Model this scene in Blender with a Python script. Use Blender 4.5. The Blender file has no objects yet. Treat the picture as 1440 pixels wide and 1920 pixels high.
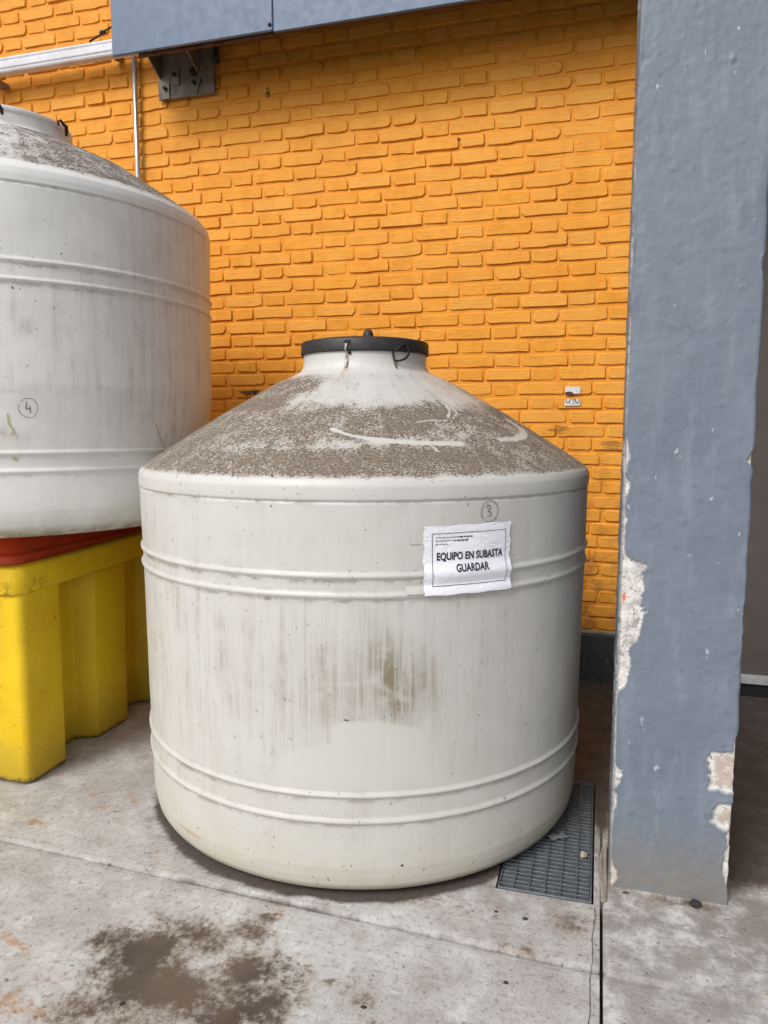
import bpy, bmesh, math, random
import numpy as np
from mathutils import Matrix, Vector

random.seed(7)
rng = np.random.default_rng(11)
sc = bpy.context.scene
COL = sc.collection

# ------------------------------------------------------------------ camera
F, PITCH, YAW, EYE = 1390.0, math.radians(6.55), math.radians(16.2), 1.5
FW = np.array([-math.sin(YAW)*math.cos(PITCH), math.cos(YAW)*math.cos(PITCH), -math.sin(PITCH)])
RT = np.array([math.cos(YAW), math.sin(YAW), 0.0])
UP = np.cross(RT, FW)
cam = bpy.data.cameras.new('camera')
cam.sensor_fit = 'VERTICAL'; cam.sensor_height = 24.0; cam.lens = 24.0*F/1920.0
cam.clip_start = 0.05; cam.clip_end = 400
co = bpy.data.objects.new('camera', cam); COL.objects.link(co)
co.matrix_world = Matrix(((RT[0], UP[0], -FW[0], 0), (RT[1], UP[1], -FW[1], 0), (RT[2], UP[2], -FW[2], EYE), (0, 0, 0, 1)))
sc.camera = co

# ------------------------------------------------------------------ sky and sun (bright overcast, light from the upper left)
SUN_DIR = Vector((-0.34, -0.84, 0.82)).normalized()
w = bpy.data.worlds.new('World'); sc.world = w; w.use_nodes = True
nt = w.node_tree; nt.nodes.clear()
sky = nt.nodes.new('ShaderNodeTexSky'); sky.sky_type = 'NISHITA'; sky.sun_disc = False
sky.sun_elevation = math.asin(SUN_DIR.z); sky.sun_rotation = math.atan2(SUN_DIR.x, SUN_DIR.y)
sky.air_density = 1.0; sky.dust_density = 4.0; sky.ozone_density = 1.0
hs = nt.nodes.new('ShaderNodeHueSaturation'); hs.inputs['Saturation'].default_value = 0.30
bg = nt.nodes.new('ShaderNodeBackground'); bg.inputs['Strength'].default_value = 0.15
wo = nt.nodes.new('ShaderNodeOutputWorld')
nt.links.new(sky.outputs[0], hs.inputs['Color']); nt.links.new(hs.outputs[0], bg.inputs['Color']); nt.links.new(bg.outputs[0], wo.inputs['Surface'])
sl = bpy.data.lights.new('sun', 'SUN'); sl.energy = 1.6; sl.angle = math.radians(22); sl.color = (1.0, 0.985, 0.96)
so = bpy.data.objects.new('sun', sl); COL.objects.link(so)
so.rotation_euler = SUN_DIR.to_track_quat('Z', 'Y').to_euler(); so.location = (-4, -4, 8)

vs = sc.view_settings
sc.display_settings.display_device = 'sRGB'
vs.view_transform = 'Standard'; vs.look = 'None'; vs.gamma = 1.0; vs.use_curve_mapping = False
vs.exposure = 0.05
sc.render.engine = 'CYCLES'
try:
    sc.cycles.use_denoising = True
    sc.cycles.denoiser = 'OPENIMAGEDENOISE'
    sc.cycles.denoising_input_passes = 'RGB_ALBEDO_NORMAL'
    sc.cycles.max_bounces = 4
    sc.cycles.diffuse_bounces = 3
    sc.cycles.glossy_bounces = 2
    sc.cycles.adaptive_threshold = 0.02
    sc.cycles.caustics_reflective = False
    sc.cycles.caustics_refractive = False
except Exception:
    pass

# ------------------------------------------------------------------ helpers: objects
def tag(o, label=None, cat=None, group=None, kind=None):
    if label: o['label'] = label
    if cat: o['category'] = cat
    if group: o['group'] = group
    if kind: o['kind'] = kind
    return o

def empty(name, loc=(0, 0, 0), label=None, cat=None, group=None):
    o = bpy.data.objects.new(name, None); COL.objects.link(o); o.location = loc
    o.empty_display_size = 0.1
    return tag(o, label, cat, group)

def link(name, me, material=None, parent=None, loc=None):
    o = bpy.data.objects.new(name, me); COL.objects.link(o)
    if material is not None and len(me.materials) == 0: me.materials.append(material)
    if parent is not None:
        o.parent = parent
        px, py, pz = parent_world(parent)
        if loc is None: loc = (0, 0, 0)
        o.location = (loc[0]-px, loc[1]-py, loc[2]-pz)
    elif loc is not None: o.location = loc
    return o

def parent_world(p):
    x = y = z = 0.0
    while p is not None:
        x += p.location[0]; y += p.location[1]; z += p.location[2]; p = p.parent
    return x, y, z

def mesh(name, verts, faces, smooth=False):
    me = bpy.data.meshes.new(name)
    me.from_pydata([tuple(v) for v in verts], [], [tuple(f) for f in faces])
    if smooth is True: me.polygons.foreach_set('use_smooth', [True]*len(me.polygons))
    elif smooth is not False: me.polygons.foreach_set('use_smooth', list(smooth))
    me.update()
    return me

def attr(me, name, arr):
    a = me.attributes.new(name, 'FLOAT', 'POINT'); a.data.foreach_set('value', np.asarray(arr, dtype=np.float32))

def bmobj(name, bm, material, parent=None, smooth=False, bevel=0.0, seg=1):
    if bevel > 0:
        bmesh.ops.bevel(bm, geom=bm.edges[:], offset=bevel, segments=seg, affect='EDGES', clamp_overlap=True)
    me = bpy.data.meshes.new(name); bmesh.ops.recalc_face_normals(bm, faces=bm.faces); bm.to_mesh(me); bm.free()
    if smooth: me.polygons.foreach_set('use_smooth', [True]*len(me.polygons))
    return link(name, me, material, parent)

def box(bm, x0, x1, y0, y1, z0, z1):
    v = [bm.verts.new(p) for p in ((x0, y0, z0), (x1, y0, z0), (x1, y1, z0), (x0, y1, z0), (x0, y0, z1), (x1, y0, z1), (x1, y1, z1), (x0, y1, z1))]
    for f in ((3, 2, 1, 0), (4, 5, 6, 7), (0, 1, 5, 4), (1, 2, 6, 5), (2, 3, 7, 6), (3, 0, 4, 7)): bm.faces.new([v[i] for i in f])
    return v

def boxobj(name, x0, x1, y0, y1, z0, z1, material, parent=None, bevel=0.003):
    bm = bmesh.new(); box(bm, x0, x1, y0, y1, z0, z1)
    return bmobj(name, bm, material, parent, bevel=bevel)

def prism(bm, pts, d):                      # pts: 3-D polygon, d: extrusion vector
    a = [bm.verts.new(p) for p in pts]; b = [bm.verts.new((p[0]+d[0], p[1]+d[1], p[2]+d[2])) for p in pts]
    n = len(pts)
    bm.faces.new(a[::-1]); bm.faces.new(b)
    for i in range(n): bm.faces.new((a[i], a[(i+1) % n], b[(i+1) % n], b[i]))

def tube_mesh(name, pts, r, seg=10, closed_ends=True):
    pts = [Vector(p) for p in pts]; V = []; Fc = []
    n = len(pts)
    for i, p in enumerate(pts):
        t = (pts[min(i+1, n-1)]-pts[max(i-1, 0)]).normalized()
        a = t.cross(Vector((0, 0, 1)))
        if a.length < 1e-3: a = t.cross(Vector((1, 0, 0)))
        a.normalize(); b = t.cross(a)
        rr = r[i] if hasattr(r, '__len__') else r
        for k in range(seg):
            q = 2*math.pi*k/seg; V.append(p+a*(rr*math.cos(q))+b*(rr*math.sin(q)))
    for i in range(n-1):
        for k in range(seg):
            Fc.append((i*seg+k, i*seg+(k+1) % seg, (i+1)*seg+(k+1) % seg, (i+1)*seg+k))
    if closed_ends: Fc.append(tuple(range(seg-1, -1, -1))); Fc.append(tuple((n-1)*seg+k for k in range(seg)))
    return mesh(name, V, Fc, True)

# ------------------------------------------------------------------ helpers: numpy value noise
_perm = rng.random((256, 256))
def vnoise(x, y):
    xi = np.floor(x).astype(int); yi = np.floor(y).astype(int); fx = x-xi; fy = y-yi
    fx = fx*fx*(3-2*fx); fy = fy*fy*(3-2*fy)
    g = lambda i, j: _perm[i & 255, j & 255]
    return (g(xi, yi)*(1-fx)+g(xi+1, yi)*fx)*(1-fy)+(g(xi, yi+1)*(1-fx)+g(xi+1, yi+1)*fx)*fy
def fbm(x, y, o=4):
    s = 0; a = 0.5; t = 0
    for i in range(o):
        s = s+a*vnoise(x*2**i+17.3*i, y*2**i+5.1*i); t += a; a *= 0.5
    return s/t
def sstep(x, a, b):
    t = np.clip((x-a)/(b-a), 0, 1); return t*t*(3-2*t)
def gauss(x, y, cx, cy, sx, sy, rot=0.0):
    c, s = math.cos(rot), math.sin(rot); dx = x-cx; dy = y-cy
    return np.exp(-(((dx*c+dy*s)/sx)**2+((-dx*s+dy*c)/sy)**2))
def polydist(x, y, pts):
    d = np.full(np.shape(x), 9.0)
    for (ax, ay), (bx, by) in zip(pts[:-1], pts[1:]):
        vx, vy = bx-ax, by-ay; L = vx*vx+vy*vy+1e-12
        t = np.clip(((x-ax)*vx+(y-ay)*vy)/L, 0, 1)
        d = np.minimum(d, np.hypot(x-ax-t*vx, y-ay-t*vy))
    return d

# ------------------------------------------------------------------ helpers: materials
class NB:
    def __init__(s, name):
        s.m = bpy.data.materials.new(name); s.m.use_nodes = True; s.t = s.m.node_tree; s.t.nodes.clear()
        s.o = s.t.nodes.new('ShaderNodeOutputMaterial'); s.p = s.t.nodes.new('ShaderNodeBsdfPrincipled')
        s.t.links.new(s.p.outputs[0], s.o.inputs[0])
    def put(s, sock, v):
        if isinstance(v, bpy.types.NodeSocket): s.t.links.new(v, sock)
        elif isinstance(v, (tuple, list)) and sock.type == 'RGBA' and len(v) == 3: sock.default_value = (*v, 1)
        else: sock.default_value = v
    def n(s, ty, **k):
        nd = s.t.nodes.new(ty)
        for a, b in k.items(): setattr(nd, a, b)
        return nd
    def pos(s): return s.n('ShaderNodeNewGeometry').outputs['Position']
    def uv(s): return s.n('ShaderNodeUVMap').outputs[0]
    def at(s, name): return s.n('ShaderNodeAttribute', attribute_name=name).outputs['Fac']
    def rnd(s): return s.n('ShaderNodeObjectInfo').outputs['Random']
    def scale(s, v, k, off=(0, 0, 0)):
        nd = s.n('ShaderNodeMapping'); s.put(nd.inputs['Vector'], v); nd.inputs['Scale'].default_value = k; nd.inputs['Location'].default_value = off
        return nd.outputs[0]
    def noise(s, v, scale, detail=3, rough=0.55, dist=0.0, dim='2D'):
        nd = s.n('ShaderNodeTexNoise', noise_dimensions=dim); s.put(nd.inputs['Vector'], v); nd.inputs['Scale'].default_value = scale
        nd.inputs['Detail'].default_value = detail; nd.inputs['Roughness'].default_value = rough; nd.inputs['Distortion'].default_value = dist
        return nd.outputs['Fac']
    def xz(s):
        q = s.sep(s.pos()); return s.comb(s.add(q[0], s.mul(q[1], 0.8)), q[2], 0.0)
    def voro(s, v, scale, rand=1.0, feat='F1', out='Distance'):
        nd = s.n('ShaderNodeTexVoronoi', feature=feat, voronoi_dimensions='2D'); s.put(nd.inputs['Vector'], v); nd.inputs['Scale'].default_value = scale
        nd.inputs['Randomness'].default_value = rand
        return nd.outputs[out]
    def ma(s, op, a, b=0.0, c=None, clamp=False):
        nd = s.n('ShaderNodeMath', operation=op, use_clamp=clamp); s.put(nd.inputs[0], a); s.put(nd.inputs[1], b)
        if c is not None: s.put(nd.inputs[2], c)
        return nd.outputs[0]
    def mul(s, a, b): return s.ma('MULTIPLY', a, b)
    def add(s, a, b): return s.ma('ADD', a, b)
    def ss(s, x, a, b, lo=0.0, hi=1.0):
        nd = s.n('ShaderNodeMapRange', interpolation_type='SMOOTHSTEP'); s.put(nd.inputs[0], x)
        for i, v in ((1, a), (2, b), (3, lo), (4, hi)): s.put(nd.inputs[i], v)
        return nd.outputs[0]
    def mix(s, f, a, b, blend='MIX'):
        nd = s.n('ShaderNodeMix', data_type='RGBA', blend_type=blend); s.put(nd.inputs[0], f); s.put(nd.inputs[6], a); s.put(nd.inputs[7], b)
        return nd.outputs[2]
    def sep(s, v):
        nd = s.n('ShaderNodeSeparateXYZ'); s.put(nd.inputs[0], v); return nd.outputs
    def comb(s, x, y, z):
        nd = s.n('ShaderNodeCombineXYZ'); s.put(nd.inputs[0], x); s.put(nd.inputs[1], y); s.put(nd.inputs[2], z); return nd.outputs[0]
    def bump(s, h, dist, strength=1.0, normal=None):
        nd = s.n('ShaderNodeBump'); nd.inputs['Strength'].default_value = strength; nd.inputs['Distance'].default_value = dist; s.put(nd.inputs['Height'], h)
        if normal is not None: s.put(nd.inputs['Normal'], normal)
        return nd.outputs[0]
    def out(s, col, rough=0.6, normal=None, metal=0.0, spec=0.5, sss=0.0):
        s.put(s.p.inputs['Base Color'], col); s.put(s.p.inputs['Roughness'], rough); s.put(s.p.inputs['Metallic'], metal)
        s.p.inputs['Specular IOR Level'].default_value = spec
        if normal is not None: s.put(s.p.inputs['Normal'], normal)
        return s.m

# --- orange painted brick / mortar
def orange(name, base, deep):
    b = NB(name); P = b.xz(); z = b.sep(b.pos())[2]
    big = b.noise(b.scale(P, (2.6, 0.7, 1)), 1.0, 3, 0.6); med = b.noise(P, 9, 3, 0.6); fine = b.noise(P, 75, 2, 0.6)
    brush = b.noise(b.scale(P, (5, 42, 1)), 2.0, 2, 0.6)
    c = b.mix(b.ss(med, 0.35, 0.72), base, deep)
    c = b.mix(b.mul(b.ss(big, 0.35, 0.7), 0.38), c, (base[0]*0.87, base[1]*0.80, base[2]*0.7))
    c = b.mix(b.mul(b.rnd(), 0.55), c, (base[0]*0.98, base[1]*1.13, base[2]*1.9))
    c = b.mix(b.mul(b.ss(brush, 0.50, 0.75), 0.30), c, (base[0]*0.85, base[1]*0.75, base[2]*0.7))
    c = b.mix(b.mul(b.ss(fine, 0.70, 0.78), b.ss(big, 0.4, 0.6, 0.1, 0.7)), c, (0.12, 0.05, 0.02))
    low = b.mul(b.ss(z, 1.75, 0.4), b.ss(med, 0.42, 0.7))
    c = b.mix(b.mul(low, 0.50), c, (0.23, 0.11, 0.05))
    chip = b.mul(b.ss(b.noise(b.scale(P, (20, 26, 1)), 1.0, 3, 0.75), 0.745, 0.77), b.ss(big, 0.50, 0.58))
    c = b.mix(b.mul(chip, 0.7), c, (0.16, 0.075, 0.035))
    q = b.sep(b.pos())
    for (cx, cz, rx, rz, k) in ((-2.196, 1.720, 0.075, 0.022, 0.95), (-2.02, 1.67, 0.05, 0.02, 0.5), (-2.04, 3.549, 0.018, 0.030, 0.9), (-0.84, 3.152, 0.012, 0.012, 0.9), (-0.23, 1.482, 0.055, 0.022, 0.55), (0.06, 1.40, 0.06, 0.03, 0.5)):
        dx = b.mul(b.add(q[0], -cx), 1/rx); dz = b.mul(b.add(q[2], -cz), 1/rz)
        r2 = b.add(b.add(b.mul(dx, dx), b.mul(dz, dz)), b.mul(b.add(brush, -0.5), 5.0))
        c = b.mix(b.mul(b.ss(r2, 1.0, 0.55), k), c, (0.075, 0.05, 0.035))
    h = b.add(b.add(b.mul(med, 0.7), b.mul(fine, 0.22)), b.mul(brush, 0.4))
    return b.out(c, b.ss(fine, 0.2, 0.8, 0.5, 0.7), b.bump(h, 0.006, 0.75), spec=0.18)
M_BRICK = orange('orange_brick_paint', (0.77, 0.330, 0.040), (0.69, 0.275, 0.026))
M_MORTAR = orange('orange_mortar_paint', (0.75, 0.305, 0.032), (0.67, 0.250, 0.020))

# --- dirty off-white tank plastic; stain layouts come from vertex attributes, their grain from noise
def tank_mat(name, tint, dirtcol):
    b = NB(name); U = b.uv(); P = b.pos(); u = b.sep(U)
    base = tint
    med = b.noise(U, 7.0, 4, 0.65)
    c = b.mix(b.mul(b.ss(med, 0.35, 0.75), 0.45), base, (base[0]*0.89, base[1]*0.89, base[2]*0.875))
    # rain streaks
    st1 = b.noise(b.comb(b.mul(u[0], 27), b.mul(u[1], 1.9), 0.0), 1.0, 4, 0.66)
    st2 = b.noise(b.comb(b.mul(u[0], 110), b.mul(u[1], 3.2), 3.0), 1.0, 2, 0.6)
    brk = b.noise(U, 17.0, 3, 0.65)
    g = b.at('streak')
    s = b.mul(b.add(b.mul(b.ss(st1, 0.46, 0.74), 0.75), b.mul(b.ss(st2, 0.52, 0.76), 0.5)), b.mul(b.ss(brk, 0.26, 0.66), b.ss(med, 0.3, 0.6)))
    c = b.mix(b.mul(b.mul(s, g), 0.62), c, (0.29, 0.26, 0.225))
    c = b.mix(b.mul(b.ss(st1, 0.35, 0.7), b.mul(g, 0.22)), c, (0.40, 0.37, 0.33))
    # algae smear
    al = b.mul(b.at('algae'), b.add(0.30, b.mul(b.ss(st2, 0.3, 0.62), 0.70)))
    al = b.mul(al, b.ss(brk, 0.15, 0.55, 0.35, 1.0))
    c = b.mix(b.mul(al, 0.9), c, (0.215, 0.185, 0.125))
    # yellow-green foot
    c = b.mix(b.mul(b.at('foot'), b.ss(med, 0.22, 0.7, 0.5, 1.0)), c, (0.47, 0.445, 0.345))
    # grime collected on ribs and seams
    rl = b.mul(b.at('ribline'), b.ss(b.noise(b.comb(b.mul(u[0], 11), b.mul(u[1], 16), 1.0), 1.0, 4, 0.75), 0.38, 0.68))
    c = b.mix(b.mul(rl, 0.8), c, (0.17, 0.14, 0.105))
    c = b.mix(b.at('rust'), c, (0.42, 0.20, 0.07))
    # sparse black flecks
    fl = b.mul(b.ss(b.noise(U, 78, 1, 0.5, 0.5), 0.755, 0.80), b.ss(brk, 0.36, 0.56))
    c = b.mix(b.mul(fl, b.at('fleck')), c, (0.06, 0.053, 0.045))
    # smooth wiped patch with its own edge
    c = b.mix(b.mul(b.at('clean'), 0.85), c, base)
    # crusty speckle on the cone (seen from above, so laid out in plan)
    d = b.at('dirt')
    sp = b.noise(P, 135, 2, 0.75, 0.5, '3D'); sp2 = b.noise(P, 15, 3, 0.65)
    sp3 = b.noise(P, 46, 2, 0.7, 0.6, '3D')
    key = b.add(b.add(b.mul(sp, 0.72), b.mul(sp3, 0.28)), b.mul(b.add(sp2, -0.5), 0.34))
    spk = b.ss(b.ma('SUBTRACT', b.add(key, b.mul(d, 0.30)), 0.735), -0.045, 0.085)
    spk = b.mul(spk, b.ss(d, 0.02, 0.12))
    film = b.mul(b.ss(b.add(d, b.mul(b.add(sp2, -0.5), 0.5)), 0.15, 1.0), 0.62)
    c = b.mix(film, c, (0.315, 0.262, 0.205))
    c = b.mix(b.mul(spk, 0.92), c, b.mix(b.ss(sp, 0.46, 0.62), dirtcol, (dirtcol[0]*0.36, dirtcol[1]*0.34, dirtcol[2]*0.31)))
    h = b.add(b.mul(b.noise(U, 9, 2, 0.5), 0.6), b.mul(b.mul(sp, d), 0.35))
    rough = b.add(0.40, b.add(b.mul(spk, 0.5), b.mul(b.mul(s, g), 0.25)))
    return b.out(c, rough, b.bump(h, 0.004, 0.55), spec=0.4)
M_TANK1 = tank_mat('ivory_tank_plastic', (0.55, 0.543, 0.518), (0.205, 0.165, 0.125))
M_TANK2 = tank_mat('grey_white_tank_plastic', (0.78, 0.78, 0.768), (0.17, 0.135, 0.115))

# --- blue-grey painted plaster pillar
def pillar_mat():
    b = NB('blue_grey_plaster'); P = b.xz(); z = b.sep(b.pos())[2]
    base = (0.152, 0.184, 0.228)
    n4 = b.noise(P, 4, 4, 0.65); n26 = b.noise(P, 26, 4, 0.7); n60 = b.noise(P, 75, 3, 0.7)
    c = b.mix(b.ss(n4, 0.35, 0.7), base, (0.135, 0.166, 0.208))
    c = b.mix(b.mul(b.ss(b.noise(b.scale(P, (20, 4, 1)), 1, 3, 0.6), 0.5, 0.75), 0.5), c, (0.20, 0.237, 0.285))
    c = b.mix(b.mul(b.ss(n26, 0.54, 0.74), 0.40), c, (0.095, 0.115, 0.145))
    sc_ = b.mul(b.ss(b.noise(b.scale(P, (30, 15, 1)), 1.0, 3, 0.65), 0.70, 0.76), b.ss(n4, 0.46, 0.56))
    c = b.mix(b.mul(sc_, 0.55), c, (0.55, 0.58, 0.60))
    mud = b.mul(b.ss(b.add(z, b.mul(b.add(n26, -0.5), 0.30)), 0.30, 0.02), 0.95)
    c = b.mix(b.mul(mud, b.ss(n26, 0.2, 0.7, 0.45, 0.9)), c, (0.20, 0.178, 0.15))
    ch = b.at('chip'); inner = b.at('chip_core')
    pl = b.mix(b.ss(n26, 0.4, 0.7), (0.62, 0.605, 0.58), (0.40, 0.38, 0.36))
    pl = b.mix(b.ss(n60, 0.63, 0.70), pl, (0.13, 0.115, 0.105))
    crk = b.ss(b.ma('ABSOLUTE', b.add(b.noise(P, 22, 3, 0.6, 0.8), -0.5)), 0.022, 0.004)
    pl = b.mix(b.mul(crk, 0.7), pl, (0.14, 0.12, 0.11))
    pl = b.mix(b.mul(inner, b.ss(n26, 0.25, 0.65, 0.5, 1.0)), pl, (0.42, 0.335, 0.28))
    pl = b.mix(b.at('brick_spot'), pl, (0.55, 0.15, 0.06))
    c = b.mix(ch, c, pl)
    h = b.add(b.mul(b.noise(P, 22, 3, 0.65), 0.9), b.mul(b.noise(b.scale(P, (90, 120, 1)), 1.0, 2, 0.7), 0.30))
    return b.out(c, b.add(0.45, b.mul(ch, 0.4)), b.bump(h, 0.0024, 0.45), spec=0.35)
M_PILLAR = pillar_mat()

# --- concrete floor
def floor_mat():
    b = NB('worn_concrete'); P = b.pos()
    n1 = b.noise(P, 2.2, 4, 0.65); n2 = b.noise(P, 9, 5, 0.68); n3 = b.noise(P, 48, 4, 0.72)
    c = b.mix(b.ss(n1, 0.3, 0.72), (0.49, 0.473, 0.458), (0.395, 0.37, 0.352))
    c = b.mix(b.mul(b.ss(n2, 0.47, 0.70), 0.60), c, (0.30, 0.27, 0.25))
    c = b.mix(b.mul(b.ss(n2, 0.47, 0.26), 0.60), c, (0.64, 0.635, 0.63))
    c = b.mix(b.mul(b.ss(n3, 0.52, 0.70), 0.58), c, (0.215, 0.195, 0.18))
    # brushed scratches
    sx = b.noise(b.scale(P, (9, 60, 1)), 1.0, 2, 0.6)
    c = b.mix(b.mul(b.ss(sx, 0.55, 0.75), 0.20), c, (0.64, 0.63, 0.62))
    c = b.mix(b.mul(b.at('worn'), b.ss(n2, 0.33, 0.62)), c, (0.25, 0.225, 0.205))
    # rust
    r = b.at('rust'); rm = b.ss(b.add(b.add(r, b.mul(b.add(n2, -0.5), 1.5)), b.mul(b.add(n3, -0.5), 1.2)), 0.30, 1.0)
    c = b.mix(b.mul(b.mul(rm, b.ss(r, 0.03, 0.2)), 0.80), c, (0.37, 0.205, 0.095))
    # oil and mud
    o = b.at('oil'); nz = b.add(b.mul(b.add(n2, -0.5), 1.5), b.mul(b.add(n3, -0.5), 1.1))
    om = b.mul(b.ss(b.add(o, b.mul(nz, 0.95)), 0.16, 0.78), b.ss(o, 0.04, 0.22))
    c = b.mix(b.mul(b.ss(b.add(o, b.mul(nz, 0.5)), 0.05, 0.50), 0.42), c, (0.29, 0.205, 0.13))
    c = b.mix(b.mul(om, 0.93), c, b.mix(b.ss(n1, 0.35, 0.65), (0.046, 0.031, 0.022), (0.105, 0.070, 0.046)))
    # brown dirt plus painted-in shade, near the wall and under the tank
    dm = b.at('damp_shade'); dmm = b.mul(b.ss(b.add(dm, b.mul(b.add(n2, -0.5), 0.8)), 0.22, 0.80), b.ss(dm, 0.02, 0.2))
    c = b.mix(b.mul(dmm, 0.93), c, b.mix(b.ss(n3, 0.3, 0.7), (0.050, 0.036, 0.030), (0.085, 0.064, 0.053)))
    # pits and droppings
    pit = b.mul(b.ss(b.noise(b.scale(P, (1, 1.5, 1)), 44, 1, 0.5, 0.4), 0.735, 0.785), b.ss(b.noise(P, 5.5, 2, 0.6), 0.42, 0.58))
    c = b.mix(b.mul(pit, 0.8), c, (0.10, 0.09, 0.082))
    pit2 = b.mul(b.ss(b.noise(P, 120, 1, 0.5), 0.66, 0.72), b.ss(n1, 0.36, 0.6))
    c = b.mix(b.mul(pit2, 0.45), c, (0.12, 0.11, 0.10))
    h = b.add(b.mul(b.noise(P, 14, 3, 0.7), 0.6), b.mul(b.noise(P, 80, 2, 0.7), 0.35))
    return b.out(c, b.ss(n2, 0.3, 0.7, 0.5, 0.75), b.bump(h, 0.005, 0.6), spec=0.4)
M_FLOOR = floor_mat()

def plain(name, col, rough=0.5, metal=0.0, var=0.12, bump=0.002, scale=14, dirt=0.0, dirtcol=(0.08, 0.06, 0.04), spec=0.4):
    b = NB(name); P = b.pos(); n = b.noise(P, scale, 3, 0.65, 0, '3D'); f = b.noise(P, scale*6, 2, 0.65, 0, '3D')
    dk = tuple(x*(1-2.2*var) for x in col)
    c = b.mix(b.ss(n, 0.3, 0.72), col, dk)
    if dirt > 0:
        c = b.mix(b.mul(b.ss(b.add(b.mul(n, 0.5), b.mul(f, 0.5)), 0.52, 0.66), dirt), c, dirtcol)
    return b.out(c, b.ss(f, 0.25, 0.75, max(0.05, rough-0.08), rough+0.1), b.bump(b.add(b.mul(n, 0.6), b.mul(f, 0.4)), bump, 0.6), metal, spec)

def yellow_mat():
    b = NB('yellow_bin_plastic'); P = b.xz(); z = b.sep(b.pos())[2]
    n5 = b.noise(P, 5, 3); n24 = b.noise(P, 24, 4, 0.72)
    c = b.mix(b.ss(n5, 0.3, 0.7), (0.77, 0.53, 0.016), (0.70, 0.45, 0.012))
    c = b.mix(b.mul(b.mul(b.ss(n24, 0.60, 0.74), b.ss(n5, 0.4, 0.62)), 0.4), c, (0.14, 0.085, 0.025))
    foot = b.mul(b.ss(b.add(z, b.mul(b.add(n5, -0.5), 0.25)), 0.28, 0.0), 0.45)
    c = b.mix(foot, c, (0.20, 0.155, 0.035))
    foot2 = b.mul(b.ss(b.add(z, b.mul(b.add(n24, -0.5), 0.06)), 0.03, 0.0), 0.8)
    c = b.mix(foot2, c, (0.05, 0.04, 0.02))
    sc_ = b.mul(b.ss(b.noise(b.scale(P, (5, 90, 1)), 1.0, 2, 0.6), 0.66, 0.74), b.ss(n5, 0.45, 0.6))
    c = b.mix(b.mul(sc_, 0.45), c, (0.76, 0.58, 0.14))
    c = b.mix(b.mul(b.at('scar'), b.ss(n24, 0.42, 0.56)), c, (0.13, 0.06, 0.02))
    c = b.mix(b.mul(b.ss(b.noise(P, 110, 1), 0.68, 0.74), 0.45), c, (0.25, 0.15, 0.02))
    return b.out(c, 0.42, b.bump(b.noise(P, 22, 3), 0.003, 0.5), spec=0.3)
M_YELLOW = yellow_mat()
M_RED = plain('red_bin_plastic', (0.72, 0.078, 0.018), 0.45, 0, 0.1, 0.002, 6, 0.25)
M_FASCIA = plain('blue_grey_sheet_metal', (0.110, 0.160, 0.242), 0.45, 0, 0.02, 0.001, 3.5, 0.10, (0.14, 0.16, 0.2))
M_RUSTEDGE = plain('rusted_sheet_edge', (0.11, 0.055, 0.032), 0.8, 0, 0.2, 0.003, 30)
M_STEEL = plain('dusty_primer_steel', (0.25, 0.21, 0.165), 0.6, 0.0, 0.15, 0.003, 16, 0.45, (0.06, 0.04, 0.028))
M_STEEL2 = plain('old_galvanised_washer', (0.21, 0.19, 0.16), 0.5, 0.1, 0.12, 0.002, 30, 0.3)
M_BLACKIRON = plain('black_iron', (0.02, 0.018, 0.017), 0.6, 0.0, 0.1, 0.002, 40)
M_RAIL = plain('white_enamelled_rail', (0.66, 0.66, 0.70), 0.3, 0.0, 0.06, 0.001, 8, 0.15, (0.3, 0.27, 0.25))
M_CONDUIT = plain('galvanised_conduit', (0.55, 0.55, 0.56), 0.32, 0.85, 0.08, 0.001, 20)
M_LID = plain('black_lid_plastic', (0.028, 0.027, 0.028), 0.5, 0, 0.15, 0.002, 24, 0.35, (0.10, 0.085, 0.07))
M_WIRE = plain('dark_wire', (0.03, 0.028, 0.028), 0.5, 0.3, 0.1, 0.001, 40)
M_STRAP = plain('pale_strap', (0.62, 0.58, 0.52), 0.6, 0, 0.1, 0.001, 40, 0.4, (0.4, 0.2, 0.08))
M_GRATE = plain('dull_galvanised_grate', (0.155, 0.175, 0.195), 0.5, 0.35, 0.15, 0.002, 40, 0.35, (0.09, 0.085, 0.08))
M_SILT = plain('blue_grey_silt', (0.05, 0.058, 0.066), 0.75, 0, 0.2, 0.004, 35, 0.3, (0.04, 0.035, 0.03))
M_PIT = plain('drain_concrete', (0.10, 0.09, 0.08), 0.85, 0, 0.15, 0.004, 20)
M_INK = plain('marker_ink', (0.07, 0.067, 0.065), 0.6, 0, 0.1, 0.0, 40)
M_PRINT = plain('printer_ink', (0.022, 0.02, 0.035), 0.6, 0, 0.05, 0.0, 40)
M_YPAINT = plain('dried_yellow_paint', (0.58, 0.50, 0.18), 0.6, 0, 0.1, 0.001, 40)
M_DOOR = plain('brown_grey_door_sheet', (0.135, 0.115, 0.105), 0.42, 0.15, 0.08, 0.002, 3, 0.2, (0.08, 0.065, 0.055))
M_SILL = plain('white_aluminium_sill', (0.62, 0.62, 0.64), 0.35, 0.3, 0.08, 0.001, 12, 0.3, (0.25, 0.22, 0.2))
M_RUBBER = plain('black_rubber_seal', (0.012, 0.012, 0.013), 0.7, 0, 0.1, 0.001, 30)
M_PLINTH = plain('charcoal_plinth_paint', (0.05, 0.052, 0.058), 0.6, 0, 0.2, 0.006, 12, 0.55, (0.16, 0.145, 0.125))
M_CEMENT = plain('pale_cement', (0.36, 0.32, 0.27), 0.8, 0, 0.15, 0.006, 22, 0.4, (0.16, 0.12, 0.09))
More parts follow.
